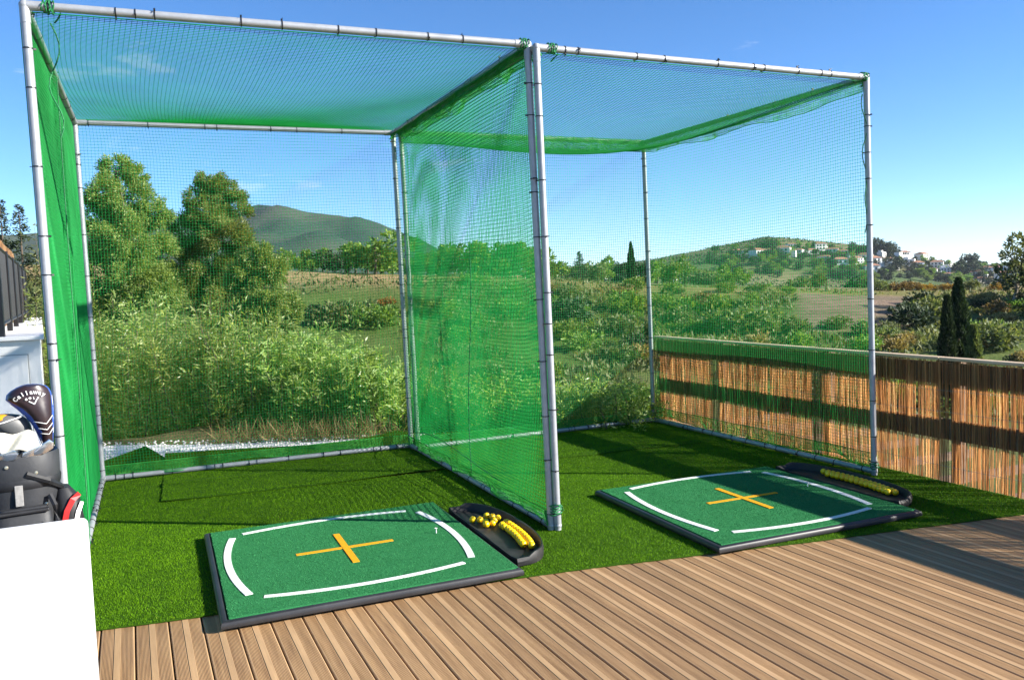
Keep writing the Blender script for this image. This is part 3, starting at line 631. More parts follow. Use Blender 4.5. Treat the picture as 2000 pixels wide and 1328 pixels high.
# ------------------------------------------------------------------ reed screen fence
FP, FD = np.array([3.011, -.809]), np.array([-.0797, .9968]); FN = np.array([.9968, .0797])     # FN points away from the deck
def reeds(n, ln, z0, z1, rnd, rad=(.0022, .0042), top=.03, layers=2, base=None):
    s = rnd.uniform(0, ln, n); o = rnd.uniform(0, .016, n); zt_ = z1+rnd.uniform(-top, top*.35, n); r = rnd.uniform(*rad, n)
    k = 4; zz = np.linspace(0, 1, k)[None]; lean = rnd.normal(0, .006, n)[:, None]; bow = rnd.normal(0, .004, n)[:, None]
    S = s[:, None]+lean*zz+bow*np.sin(zz*math.pi*1.5); O = o[:, None]+.006*np.sin(S*2.1+zz*3)+rnd.normal(0, .002, (n, k)); Z = z0+(zt_[:, None]-z0)*zz
    return S, O, Z, r
def reed_mesh(name, S, O, Z, r, org, d, nrm, rnd):
    n, k = S.shape; P = np.stack([org[0]+S*d[0]+O*nrm[0], org[1]+S*d[1]+O*nrm[1], Z], -1)
    V = np.stack([P+np.array([math.cos(q)*d[0]+math.sin(q)*nrm[0], math.cos(q)*d[1]+math.sin(q)*nrm[1], 0])*r[:, None, None] for q in (0, 1.571, 3.142, 4.712)], 2)
    idx = np.arange(n*k*4).reshape(n, k, 4); F = np.concatenate([np.stack([idx[:, :-1, j], idx[:, :-1, (j+1) % 4], idx[:, 1:, (j+1) % 4], idx[:, 1:, j]], -1).reshape(-1, 4) for j in range(4)])
    t = np.clip(rnd.normal(.5, .24, n), 0, 1); return mesh_np(name, V.reshape(-1, 3), F, 'reed', np.tile(np.repeat(t, k-1), 4))
def fence():
    A = FP+FD*4.15; B = FP-FD*2.9; ln = 7.05; g = empty('reed_fence', (*(FP), 0), 'brown reed screen fence with pale top rail along the turf edge', 'fence')
    rnd = np.random.default_rng(3); loc = np.array([*FP, 0]); org = B-FP
    me = reed_mesh('reed_screen', *reeds(2300, ln, .0, .868, rnd, (.0014, .0025)), org, FD, FN, rnd)
    tag(link('reed_screen', me, g), kind='stuff')
    ang = math.atan2(FD[1], FD[0]); R = Matrix.Rotation(ang, 3, 'Z')
    def bar(name, s0, s1, z, h, o, th, mat):
        c = org+FD*(s0+s1)/2+FN*o; b = MB(); b.box((0, 0, 0), (s1-s0, th, h), R); link(name, b.mesh(name, mat, bevel=.004), g, (c[0], c[1], z))
    for s0, s1 in ((0, 3.52), (3.525, ln)):
        bar('board', s0, s1, .775, .155, .036, .022, 'fence_wood'); bar('board', s0, s1, .375, .150, .036, .022, 'fence_wood')
        bar('top_rail', s0, s1, .880, .022, .030, .075, 'cap_wood')
    for y in (3.25, 2.266, .92, -.285, -1.5, -2.7):
        s = (y-B[1])/FD[1]; bar('post', s-.035, s+.035, .43, .88, .085, .07, 'fence_wood')
    for z in (.12, .50, .66):
        b = MB(); q = np.linspace(0, ln, 90); b.tube([(org[0]+FD[0]*s-FN[0]*.006, org[1]+FD[1]*s-FN[1]*.006, z+.006*math.sin(s*3+z*9)) for s in q], .0012, 4); link('binding_wire', b.mesh('binding_wire', 'galvanised'), g)
fence()

# ------------------------------------------------------------------ white wall, railing and reed screen beside the cage
def side_wall():
    poly = [(-3.37, 4.31), (-4.66, 12.8), (-6.8, 13.0), (-5.6, 4.45)]
    g = empty('white_wall', (-4.2, 4.5, 0), 'low white rendered wall carrying a black railing, behind the golf bag', 'wall'); L = np.array([-4.2, 4.5])
    link('wall_body', MB().prism([tuple(np.array(p)-L) for p in poly], -.3, 1.15).mesh('wall_body', 'white_wall', bevel=.012), g)
    pc = np.array([(-3.33, 4.25), (-4.64, 12.9), (-6.9, 13.1), (-5.7, 4.40)]); link('coping', MB().prism([tuple(p-L) for p in pc], 1.152, 1.19).mesh('coping', 'white_wall', bevel=.008), g)
    d = np.array([-2.23, .14]); d /= np.linalg.norm(d); ang = math.atan2(d[1], d[0]); R = Matrix.Rotation(ang, 3, 'Z'); n = np.array([d[1], -d[0]])
    n = -n if n[1] > 0 else n
    for s, w_, z0, z1 in ((.42, .62, .25, 1.02), (1.10, .60, .25, .90)):
        c = np.array([-3.37, 4.31])+d*s-L
        fr = MB(); fr.box((*(c+n*.003), (z0+z1)/2), (w_, .008, z1-z0), R); f = link('access_panel', fr.mesh('access_panel', 'panel_line'), g)
        fr = MB(); fr.box((*(c+n*.008), (z0+z1)/2), (w_-.016, .010, z1-z0-.016), R); link('panel_face', fr.mesh('panel_face', 'white_wall', bevel=.003), f)
    # railing on top
    A = np.array([-3.70, 4.40]); B = np.array([-4.80, 12.5]); v = B-A; ln = np.linalg.norm(v); v /= ln
    r = empty('metal_railing', (*A, 1.19), 'black metal bar railing on top of the white wall', 'railing')
    for z in (.12, .86): link('rail', MB().tube([(0, 0, z), (*(v*ln), z)], .02, 6).mesh('rail', 'black_metal'), r)
    bm_ = MB().tube([(0, 0, .12), (0, 0, .86)], .009, 6).mesh('bar', 'black_metal')
    for s in np.arange(.06, ln, .085): link('bar', bm_, r, (*(v*s), 0))
    pm = MB().box((0, 0, .44), (.05, .05, .88)).mesh('railing_post', 'black_metal')
    for s in np.arange(0, ln+.01, ln/5): link('railing_post', pm, r, (*(v*s), 0))
    rnd = np.random.default_rng(9); nn = np.array([-v[1], v[0]])
    S, O, Z, rr = reeds(1100, ln, 1.19, 2.33, rnd, (.003, .006), .05); me = reed_mesh('side_reed_screen', S, O, Z-1.19, rr, nn*.14, v, nn, rnd)
    sr = empty('reed_screen', (*A, 1.19), 'golden reed screen rising behind the black railing', 'reed screen'); tag(link('reed_bundle', me, sr), kind='stuff')
    bk = MB().tube([(*(nn*.18), .95), (*(nn*.18+v*ln), .95)], .012, 5); link('batten', bk.mesh('batten', 'fence_wood'), sr)
side_wall()

# ------------------------------------------------------------------ white counter, golf bag and clubs
def counter():
    # back right corner found from the photo; the body stands on the deck
    p = at(172, 1011, 3.15); top = p[2]; c0 = p[:2]
    f = np.array([-.07, 1.]); f /= np.linalg.norm(f); rgt = np.array([f[1], -f[0]])
    ctr = c0-rgt*.45-f*.24
    g = empty('white_counter', (*ctr, -.012), 'plain white box-shaped counter in front of the golf bag', 'counter', rz=math.atan2(-f[0], f[1]))
    link('body', MB().box((0, 0, top/2+.045), (.90, .48, top-.05)).mesh('body', 'white_counter', True, .022, 4), g)
    link('plinth', MB().box((0, 0, .034), (.84, .42, .066)).mesh('plinth', 'black_plastic', True, .004, 2), g)
counter()
BAGC = at(38, 900, 3.62); BAGC = np.array([BAGC[0], BAGC[1]])
def loft(levels, n=24, cap=True):
    """levels: (cx, cy, z, rx, ry, power)"""
    b = MB(); V = []; F = []
    for cx, cy, z, rx, ry, pw in levels:
        for j in range(n):
            a = 2*math.pi*j/n; c, s = math.cos(a), math.sin(a); V.append((cx+rx*math.copysign(abs(c)**pw, c), cy+ry*math.copysign(abs(s)**pw, s), z))
    m = len(levels)
    for i in range(m-1):
        for j in range(n): F.append((i*n+j, i*n+(j+1) % n, (i+1)*n+(j+1) % n, (i+1)*n+j))
    if cap: F += [tuple(range(n-1, -1, -1)), tuple(range((m-1)*n, m*n))]
    return b.add(V, F)
def bag():
    rz = .19; g = empty('golf_bag', (*BAGC, -.012), 'black golf bag with red and white side pocket', 'golf bag', rz=rz); g.scale = (1, 1, 1.03)
    lv = [(0, 0, .0, .115, .10, .8), (0, 0, .03, .13, .115, .8), (0, 0, .30, .128, .112, .85), (.004, 0, .45, .135, .118, .85), (0, 0, .58, .132, .115, .85), (.004, 0, .70, .142, .122, .85), (0, 0, .78, .150, .13, .85), (0, 0, .865, .152, .132, .85), (0, 0, .875, .146, .126, .85), (0, 0, .86, .13, .11, .85), (0, 0, .70, .12, .10, .85)]
    link('body', loft(lv, 32).mesh('body', 'bag_nylon', True), g)
    link('cuff', loft([(0, 0, .735, .1465, .1265, .85), (0, 0, .745, .152, .132, .85), (0, 0, .765, .1545, .1345, .85), (0, 0, .775, .151, .131, .85)], 32).mesh('cuff', 'bag_dark', True), g)
    lp = loft([(0, -.13, .33, .085, .03, .5), (0, -.135, .37, .10, .045, .5), (0, -.14, .58, .105, .05, .5), (0, -.135, .64, .10, .042, .5), (0, -.13, .665, .085, .02, .5)], 24); pk = link('front_pocket', lp.mesh('front_pocket', 'bag_nylon', True), g)
    link('pocket_flap', MB().box((0, -.172, .655), (.185, .03, .014)).mesh('pocket_flap', 'bag_dark', bevel=.005), pk)
    link('webbing_patch', MB().box((-.012, -.129, .715), (.030, .012, .085)).mesh('webbing_patch', 'webbing', bevel=.002), g)
    sp = loft([(.155, -.02, .30, .03, .07, .6), (.165, -.02, .36, .055, .085, .6), (.172, -.02, .56, .058, .09, .6), (.168, -.02, .66, .05, .08, .6), (.155, -.02, .71, .025, .05, .6)], 24); s = link('side_pocket', sp.mesh('side_pocket', 'bag_dark', True), g)
    for nm, m, pts, wd in (('red_stripe', 'bag_red', [(.14, .50), (.145, .56), (.16, .62), (.185, .665), (.212, .685)], .022), ('white_stripe', 'bag_white', [(.185, .50), (.19, .56), (.203, .61), (.22, .645)], .018)):
        L, Rr = [], []
        for i, q in enumerate(pts):
            a = np.array(pts[max(i-1, 0)]); b_ = np.array(pts[min(i+1, len(pts)-1)]); t = (b_-a)/np.linalg.norm(b_-a); nn = np.array([-t[1], t[0]])*wd/2; L.append(np.array(q)+nn); Rr.append(np.array(q)-nn)
        V = []; k = len(pts)
        def yy(x, z): return -.02-.085*max(0., 1-((x-.17)/.064)**4)**.4-.006
        for off_ in (0, .012):
            for side in (L, Rr):
                V += [(q[0], yy(q[0], q[1])+off_, q[1]) for q in side]
        F = [(i, i+1, k+i+1, k+i) for i in range(k-1)]+[(2*k+i, 3*k+i, 3*k+i+1, 2*k+i+1) for i in range(k-1)]+[(i, 2*k+i, 2*k+i+1, i+1) for i in range(k-1)]+[(k+i, k+i+1, 3*k+i+1, 3*k+i) for i in range(k-1)]
        link(nm, MB().add(V, F).mesh(nm, m), s)
    rv = MB().lathe([(.001, .004), (.006, .003), (.008, 0)], 10).mesh('rivet', 'brass', True)
    for x, z in ((-.05, .835), (.055, .80), (.085, .665), (.08, .61)):
        y = -.132*math.sqrt(max(.05, 1-(x/.15)**2))-.004; link('rivet', rv, g, (x, y, z), (math.pi/2, 0, 0))
    h = MB().tube([(.10, -.115, .70), (.115, -.14, .66), (.12, -.145, .60), (.11, -.135, .56)], .011, 6); link('clip', h.mesh('clip', 'bag_dark', True), g)
    h = MB().tube([(-.11+.03*i, -.185-.018*math.sin(i/6*math.pi), .60-.035*math.sin(i/6*math.pi)) for i in range(7)], .011, 6); link('carry_handle', h.mesh('carry_handle', 'bag_dark', True), g)
    st = MB().tube([(.02, -.13, .80), (.10, -.125, .76), (.145, -.06, .72), (.15, .04, .68), (.10, .12, .5), (.06, .12, .3)], .013, 6); link('shoulder_strap', st.mesh('shoulder_strap', 'bag_dark', True), g)
    return rz
BRZ = bag(); bc, bs_ = math.cos(BRZ), math.sin(BRZ)
def bl(x, y, z): return (BAGC[0]+bc*x-bs_*y, BAGC[1]+bs_*x+bc*y, z-.012)
def outline_dome(outl, depth, yoff=0., n=9, back=True):
    """outl: (z, xl, xr); a padded form bulging to -y (and +y when back)"""
    b = MB(); V = []; F = []; m = len(outl); ang = np.linspace(0, math.pi, n); full = list(ang)+([q for q in np.linspace(math.pi, 2*math.pi, n)[1:-1]] if back else [])
    k = len(full)
    for i, (z, xl, xr) in enumerate(outl):
        c = (xl+xr)/2; r = (xr-xl)/2; e = min(i, m-1-i); dd = depth*min(1., .35+.3*e)*min(1, r/.04)
        for a in full: V.append((c+r*math.cos(a), yoff-dd*math.sin(a)*(1 if a <= math.pi else .8), z))
    for i in range(m-1):
        for j in range(k if back else k-1): F.append((i*k+j, i*k+(j+1) % k, (i+1)*k+(j+1) % k, (i+1)*k+j))
    F += [tuple(range(k-1, -1, -1)), tuple(range((m-1)*k, m*k))]
    return b.add(V, F)
def driver_cover():
    S = .00052
    pts = [(600, 360, 448), (560, 350, 452), (500, 330, 458), (430, 300, 466), (370, 262, 470), (300, 205, 472), (260, 165, 470), (220, 132, 466), (180, 140, 460), (150, 170, 448), (125, 215, 425), (110, 255, 380), (104, 290, 330)]
    inner = [(600, 372, 446), (560, 366, 446), (500, 350, 452), (430, 318, 456), (370, 290, 457), (300, 232, 459), (260, 185, 459), (220, 140, 458), (180, 146, 452), (150, 176, 440), (125, 221, 417), (110, 262, 372), (106, 292, 328)]
    f = lambda L: [((600-y)*S, (a-405)*S, (b_-405)*S) for y, a, b_ in L]
    g = empty('driver_cover', bl(.108, -.045, .932), 'dark brown driver head cover with blue side and white chevrons', 'head cover', 'covers and clubs in the golf bag', BRZ)
    g.rotation_euler = (math.radians(-4), 0, BRZ)
    link('blue_side', outline_dome(f(pts), .045, .008).mesh('blue_side', 'cover_blue', True), g)
    link('brown_face', outline_dome(f(inner), .050, 0., 13, False).mesh('brown_face', 'cover_brown', True), g)
    fi = f(inner)
    def surf(x, z):
        for i in range(len(fi)-1):
            if fi[i][0] <= z <= fi[i+1][0]+1e-6:
                t = (z-fi[i][0])/max(fi[i+1][0]-fi[i][0], 1e-6); xl = lerp(fi[i][1], fi[i+1][1], t); xr = lerp(fi[i][2], fi[i+1][2], t); c = (xl+xr)/2; r = max((xr-xl)/2, .01)
                m = len(fi); e = lerp(min(i, m-1-i), min(i+1, m-2-i), t); dd = .05*min(1., .35+.3*e)*min(1, r/.04)
                return -dd*math.sqrt(max(0, 1-min(1, ((x-c)/r)**2)))-.0018
        return -.02
    def line(name, q, rad):
        P = []
        for a, b_ in zip(q[:-1], q[1:]):
            for t in np.linspace(0, 1, 7)[:-1]: P.append((lerp(a[0], b_[0], t), lerp(a[1], b_[1], t)))
        P.append(q[-1]); W_ = [((x-405)*S, (600-y)*S) for x, y in P]
        link(name, MB().tube([(x, surf(x, z), z) for x, z in W_], rad, 5).mesh(name, 'print_white'), g)
    line('chevron', [(318, 412), (405, 437), (456, 375)], .0017); line('chevron', [(335, 468), (408, 487), (456, 432)], .0017); line('chevron', [(348, 512), (420, 527), (454, 480)], .0017)
    line('piping', [(142, 232), (210, 292), (270, 360), (310, 425), (345, 510), (368, 596)], .0014); line('piping', [(463, 210), (464, 300), (462, 400), (452, 520)], .0012)
    line('logo_mark', [(292, 243), (330, 268), (352, 226)], .0024)
    # lettering set on an arc
    def letters(txt, cx, cy, rad, a0, a1, size):
        for i, ch in enumerate(txt):
            a = math.radians(lerp(a0, a1, i/max(1, len(txt)-1))); px = cx+rad*math.cos(a); py = cy-rad*math.sin(a); x, z = (px-405)*S, (600-py)*S
            cu = bpy.data.curves.new('letter', 'FONT'); cu.body = ch; cu.size = size; cu.extrude = .0008; cu.align_x = 'CENTER'; cu.offset = .0006
            to = bpy.data.objects.new('letter', cu); COL.objects.link(to); dg = bpy.context.evaluated_depsgraph_get(); me = bpy.data.meshes.new_from_object(to.evaluated_get(dg)); bpy.data.objects.remove(to)
            me.materials.clear(); me.materials.append(MATS['print_white'])
            dx = .004; sl2 = (surf(x+dx, z)-surf(x-dx, z))/(2*dx); sz = (surf(x, z+dx)-surf(x, z-dx))/(2*dx)
            o = link('letter', me, g, (x, surf(x, z)-.0022, z)); tx = Vector((1, sl2, 0)).normalized(); tz = Vector((0, sz, 1)).normalized(); nn = tx.cross(tz).normalized(); tz = nn.cross(tx)
            M = Matrix((tx, tz, nn)).transposed(); M = M @ Matrix.Rotation(a-math.pi/2, 3, 'Z'); o.rotation_euler = M.to_euler()
    letters('Callaway', 318, 330, 146, 137, 58, .0245); letters('GOLF', 318, 330, 106, 112, 70, .012)
driver_cover()
def wood_cover():
    S = .00052; pts = [(620, 150, 260), (560, 120, 265), (500, 60, 262), (430, -20, 250), (390, -60, 235), (360, -80, 205), (340, -70, 170), (330, -40, 130)]
    f = [((620-y)*S, (a-150)*S, (b_-150)*S) for y, a, b_ in pts]
    g = empty('fairway_wood_cover', bl(.0, .0, .915), 'grey and orange head cover beside the brown driver cover', 'head cover', 'covers and clubs in the golf bag', BRZ)
    link('shell', outline_dome(f, .045).mesh('shell', 'cover_grey', True), g)
    o = [((620-y)*S, (a-150)*S, (b_-150)*S) for y, a, b_ in [(432, -30, 60), (395, -66, 90), (362, -84, 110), (340, -74, 120), (326, -40, 110)]]
    link('orange_top', outline_dome(o, .050).mesh('orange_top', 'cover_orange', True), g)
    link('white_trim', MB().tube([(-.095, -.038, .112), (-.05, -.050, .122), (0, -.049, .136), (.03, -.04, .145)], .003, 5).mesh('white_trim', 'print_white'), g)
wood_cover()
def towel():
    n, m = 14, 12; V = []
    for i in range(n):
        for j in range(m):
            u, v = i/(n-1), j/(m-1); x = -.10+.155*u+.02*v; z = .085*(1-v)*(1-.45*abs(u-.55))+.012*math.sin(u*9+v*4)-.01*u; y = -.105-.018*math.sin(u*7+v*5)-.02*v; V.append((x, y, z))
    F = [(i*m+j, (i+1)*m+j, (i+1)*m+j+1, i*m+j+1) for i in range(n-1) for j in range(m-1)]
    me = MB().add(V, F).mesh('towel', 'towel', True); o = tag(link('towel', me, None, bl(.01, 0, .925), (0, 0, BRZ)), 'cream cloth towel tucked between the golf club heads', 'towel')
    md = o.modifiers.new('thick', 'SOLIDIFY'); md.thickness = .004
towel()
def iron(x, y, z, tilt, label, turn=0.):
    g = empty('golf_club', bl(x, y, z), label, 'golf club', 'covers and clubs in the golf bag', BRZ+turn); g.rotation_euler = (math.radians(8), math.radians(tilt), BRZ+turn)
    b = MB(); b.prism([(-.01, 0), (.03, -.006), (.066, .006), (.074, .030), (.060, .050), (.02, .030), (-.006, .018)], -.009, .006)
    V = [(p[0], p[2], p[1]) for p in b.v]; h = MB().add(V, b.f); link('head', h.mesh('head', 'steel', True, .003), g)
    link('shaft', MB().tube([(-.002, 0, .012), (-.003, .004, -.20), (-.004, .01, -.62)], .0052, 8).mesh('shaft', 'steel', True), g)
    link('ferrule', MB().tube([(-.002, .001, -.004), (-.0025, .002, -.04)], .0075, 8).mesh('ferrule', 'black_plastic', True), g)
iron(.062, -.118, .900, -12, 'steel golf club head resting below the brown driver cover'); iron(.015, -.122, .898, 6, 'steel golf club head just below the cream towel corner', .2); iron(-.075, -.110, .896, 10, 'steel golf club head furthest from the driver cover', -.3); iron(-.035, -.120, .905, -6, 'steel golf club head half under the cream towel', .5)

# ------------------------------------------------------------------ foliage helpers
def unit(n, r=rng):
    v = r.normal(size=(n, 3)); return v/np.linalg.norm(v, axis=1, keepdims=True)
def leaf_quads(C, D, ln, wd, r=rng):
    """diamond leaves at C pointing along D"""
    n = len(C); D = D/(np.linalg.norm(D, axis=1, keepdims=True)+1e-9); S = np.cross(D, unit(n, r)); S /= np.linalg.norm(S, axis=1, keepdims=True)+1e-9
    ln = np.broadcast_to(ln, (n,))[:, None]; wd = np.broadcast_to(wd, (n,))[:, None]; B = np.cross(D, S)*ln*.12
    return np.stack([C, C+D*ln*.45+S*wd/2+B, C+D*ln, C+D*ln*.45-S*wd/2+B], 1)
def leaf_mesh(name, Q, mat, tint): return mesh_np(name, Q.reshape(-1, 3), np.arange(len(Q)*4).reshape(-1, 4), mat, np.clip(tint, 0, 1))
def cloud(blobs, n, ln, asp, droop=.0, shell=.55, r=rng, up=.3):
    """leaves spread through blobs [(c, r or (rx,ry,rz))]"""
    R = np.array([np.broadcast_to(b[1], (3,)) for b in blobs], float); C = np.array([b[0] for b in blobs], float); wgt = (R.prod(1))**.67; k = r.choice(len(blobs), n, p=wgt/wgt.sum())
    # sub-clumps give light and dark tufts with gaps between them
    U = unit(n, r); nc = 26; cl = unit(nc*len(blobs), r).reshape(len(blobs), nc, 3); w_ = cl[k, r.integers(0, nc, n)]; rad = shell+(1-shell)*r.random(n)**.5
    P = w_*rad[:, None]*.86+U*(r.random(n)**.5)[:, None]*.30
    pos = C[k]+P*R[k]; d = P+.7*unit(n, r)+np.array([0, 0, up-droop]); q = leaf_quads(pos, d, ln*r.uniform(.6, 1.3, n), ln*asp*r.uniform(.7, 1.3, n), r)
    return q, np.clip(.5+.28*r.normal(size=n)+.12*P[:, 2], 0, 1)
def limbs(b, base, top, tips, r0, rnd):
    base = Vector(base); top = Vector(top); n = 6; pts = [base.lerp(top, i/n)+Vector((rnd.uniform(-.1, .1), rnd.uniform(-.1, .1), 0))*r0*3*(i > 0) for i in range(n+1)]
    b.tube(pts, [r0*(1-.6*i/n)*(1.35 if i == 0 else 1) for i in range(n+1)], 8)
    for t in tips:
        t = Vector(t); s = pts[rnd.randint(2, n)]; m = s.lerp(t, .5)+Vector((0, 0, (t-s).length*.08)); b.tube([s, m, t], [r0*.4, r0*.26, r0*.09], 5)
def tree(name, label, base, blobs, n, ln, asp, mat, bark='bark', r0=.14, droop=0., group=None, shell=.45, seed=1, cat='tree'):
    rnd = random.Random(seed); r = np.random.default_rng(seed); base = np.array(base, float); g = empty(name, tuple(base), label, cat, group)
    bl_ = [(np.array(c)-base, q) for c, q in blobs]; top = max(bl_, key=lambda q: q[0][2])[0]
    b = MB(); limbs(b, (0, 0, -.3), tuple(top), [tuple(c) for c, q in bl_], r0, rnd); link('trunk', b.mesh('trunk', bark, True), g)
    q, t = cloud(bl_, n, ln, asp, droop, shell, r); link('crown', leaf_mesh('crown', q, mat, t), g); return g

# hedge of long-leaved shrubs behind the first cage
def hedge_shrub(label, x, y, h, rx, n, seed, mat='hedge_leaf', ln=.10, asp=.19, group=None, name='hedge_shrub'):
    r = np.random.default_rng(seed); rnd = random.Random(seed); z0 = float(zt(x, y)); g = empty(name, (x, y, z0), label, 'shrub', group); hh = h-z0; st = MB()
    V = []; T = []; ns = int(46*rx/.6)
    for i in range(ns):
        a = r.uniform(0, 6.28); rr = math.sqrt(r.random())*rx; bx, by = .85*rr*math.cos(a)+r.normal(0, .08), .62*rr*math.sin(a)+r.normal(0, .06); tx, ty = rr*math.cos(a)+r.normal(0, .12), rr*math.sin(a)*.65+r.normal(0, .10); tz = hh*(1-.40*(rr/rx)**2)*r.uniform(.75, 1.18)
        p = [(bx, by, -.05), (lerp(bx, tx, .45), lerp(by, ty, .45), tz*.55), (tx, ty, tz)]
        if i % 3 == 0: st.tube([(0, 0, -.10), (bx*.5, by*.5, -.04), (bx, by, .04)]+[(p[1][0]+r.normal(0, .03), p[1][1], p[1][2]), p[2]], [.012, .009, .007, .005, .002], 4, False)
        m = n//ns; t = r.random(m)**.85; P = np.stack([np.interp(t, [0, .5, 1], [q[k] for q in p]) for k in range(3)], -1); ou = np.stack([np.cos(r.uniform(0, 6.28, m)), np.sin(r.uniform(0, 6.28, m)), r.normal(.35, .55, m)], -1)
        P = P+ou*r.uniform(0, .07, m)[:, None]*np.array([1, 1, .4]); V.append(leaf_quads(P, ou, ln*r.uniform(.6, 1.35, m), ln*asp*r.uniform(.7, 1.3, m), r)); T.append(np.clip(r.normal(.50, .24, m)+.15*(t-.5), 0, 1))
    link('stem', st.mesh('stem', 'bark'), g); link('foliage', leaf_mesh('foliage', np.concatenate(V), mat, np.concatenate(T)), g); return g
HG = 'long-leaved hedge shrubs behind the cage'
for i, (px, dep, hpx, rx) in enumerate([(150, 11.2, 560, .75), (235, 11.1, 580, .8), (330, 10.8, 592, .8), (420, 10.5, 606, .8), (505, 10.3, 632, .75), (590, 10.2, 655, .72), (670, 10.1, 685, .68), (745, 10.0, 712, .6), (290, 12.4, 570, .9), (470, 11.8, 600, .9), (640, 11.4, 655, .9), (800, 10.4, 715, .8)]):
    p = at(px, hpx, dep); hedge_shrub('dense long-leaved green shrub in the hedge behind the netting', p[0], p[1], p[2], rx, 5200, 100+i, group=HG)
for i, (px, py, dep, rx, lab, m, ln) in enumerate([(1190, 742, 9.0, .7, 'pale small-leaved shrub in the open corner by the reed fence end', 'hedge_leaf', .05), (1110, 745, 9.8, .7, 'light green shrub seen between the double pole and corner post', 'hedge_leaf', .06), (960, 735, 10.0, .8, 'leafy shrub growing behind the doubled centre netting', 'hedge_leaf', .09), (1255, 760, 9.8, .5, 'yellowish shrub touching the back corner pole by the reed fence', 'green_leaf', .05), (870, 730, 10.3, .8, 'low shrub at the hedge end behind the centre netting', 'hedge_leaf', .09)]):
    p = at(px, py, dep); hedge_shrub(lab, p[0], p[1], p[2], rx, 5600, 140+i, m, ln, .3, 'shrubs along the terrace edge', 'shrub')
# dry stalks at the hedge foot
def dry_stalks():
    n = 700; t = .35+.65*rng.random(n); x = lerp(-2.6, -.2, t)+rng.normal(0, .12, n); y = lerp(5.0, 3.95, t)+rng.normal(0, .14, n); C = np.stack([x, y, np.full(n, -.03)], -1); D = np.stack([rng.normal(0, .5, n), rng.normal(-.1, .5, n), rng.uniform(.5, 1.2, n)], -1)
    q = leaf_quads(C, D, rng.uniform(.08, .32, n), rng.uniform(.006, .016, n)); tag(link('dry_grass', leaf_mesh('dry_grass', q, 'dry_leaf', rng.random(n))), 'dry straw-coloured stalks at the foot of the hedge', 'dry grass', kind='stuff')
dry_stalks()
p = at(62, 470, 11.5); hedge_shrub('grey-green bush squeezed between the black railing and the net', p[0], p[1]+1.5, p[2], .8, 5000, 160, 'scrub_leaf', .09, .3, None, 'shrub')

# tall feathery trees behind the hedge
def px_blobs(L, dep): return [(at(x, y, dep+o), np.array([r, r, r*.95])*dep/FOC) for x, y, r, o in L]
dep = 34
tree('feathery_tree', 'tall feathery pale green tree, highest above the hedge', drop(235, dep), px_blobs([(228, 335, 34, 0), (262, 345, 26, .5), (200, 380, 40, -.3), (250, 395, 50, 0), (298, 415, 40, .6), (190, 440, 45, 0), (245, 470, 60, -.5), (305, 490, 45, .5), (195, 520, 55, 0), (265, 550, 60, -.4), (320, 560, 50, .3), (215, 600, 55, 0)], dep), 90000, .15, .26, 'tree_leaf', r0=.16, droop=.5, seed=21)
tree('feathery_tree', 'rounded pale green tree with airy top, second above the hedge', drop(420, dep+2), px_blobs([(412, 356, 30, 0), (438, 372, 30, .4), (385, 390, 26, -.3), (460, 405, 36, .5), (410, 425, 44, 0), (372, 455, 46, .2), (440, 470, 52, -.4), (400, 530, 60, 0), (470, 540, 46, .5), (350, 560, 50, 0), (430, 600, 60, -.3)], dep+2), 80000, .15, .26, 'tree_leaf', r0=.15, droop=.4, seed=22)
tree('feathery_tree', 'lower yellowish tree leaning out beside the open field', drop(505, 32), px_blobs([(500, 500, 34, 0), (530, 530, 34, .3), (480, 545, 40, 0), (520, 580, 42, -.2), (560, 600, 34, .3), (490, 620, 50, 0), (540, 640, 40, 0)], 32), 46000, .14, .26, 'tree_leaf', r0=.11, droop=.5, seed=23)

# conifers by the railing
def conifer(label, base, h, w_, seed, mat='dark_leaf', group=None):
    r = np.random.default_rng(seed); g = empty('conifer', tuple(base), label, 'tree', group); nb = 150; V = []; T = []
    for i in range(nb):                                     # whorled boughs, longest at the foot
        q = (i+r.random())/nb; z = h*(.06+.92*q); ln_ = w_*(1-q)**.85*r.uniform(.55, 1.15)+.10; a = r.uniform(0, 6.28); m = int(18+40*ln_/w_); t = r.random(m)**.8
        P = np.stack([np.cos(a)*ln_*t, np.sin(a)*ln_*t, z-ln_*t*.18+.12*ln_*t*t], -1)+r.normal(0, .05+.05*ln_*.5, (m, 3)); D = np.stack([np.cos(a)+r.normal(0, .6, m), np.sin(a)+r.normal(0, .6, m), r.normal(-.1, .35, m)], -1)
        V.append(leaf_quads(P, D, .26*r.uniform(.6, 1.2, m)*(.5+.5*ln_/w_), .07, r)); T.append(np.clip(r.normal(.45, .22, m), 0, 1))
    link('trunk', MB().tube([(0, 0, -.4), (0, 0, h*.97)], [.16, .02], 7).mesh('trunk', 'bark', True), g); link('crown', leaf_mesh('crown', np.concatenate(V), mat, np.concatenate(T)), g)
b_ = drop(12, 46); conifer('dark spire-topped conifer above the black railing', b_, at(12, 384, 46)[2]-b_[2], 1.5, 31)
b_ = drop(48, 42); conifer('broad dark conifer between the railing and the cage pole', b_, at(48, 392, 42)[2]-b_[2], 1.9, 32)
b_ = drop(-20, 40); conifer('dark conifer with ragged top at the end of the reed screen', b_, at(-20, 400, 40)[2]-b_[2], 1.7, 33)

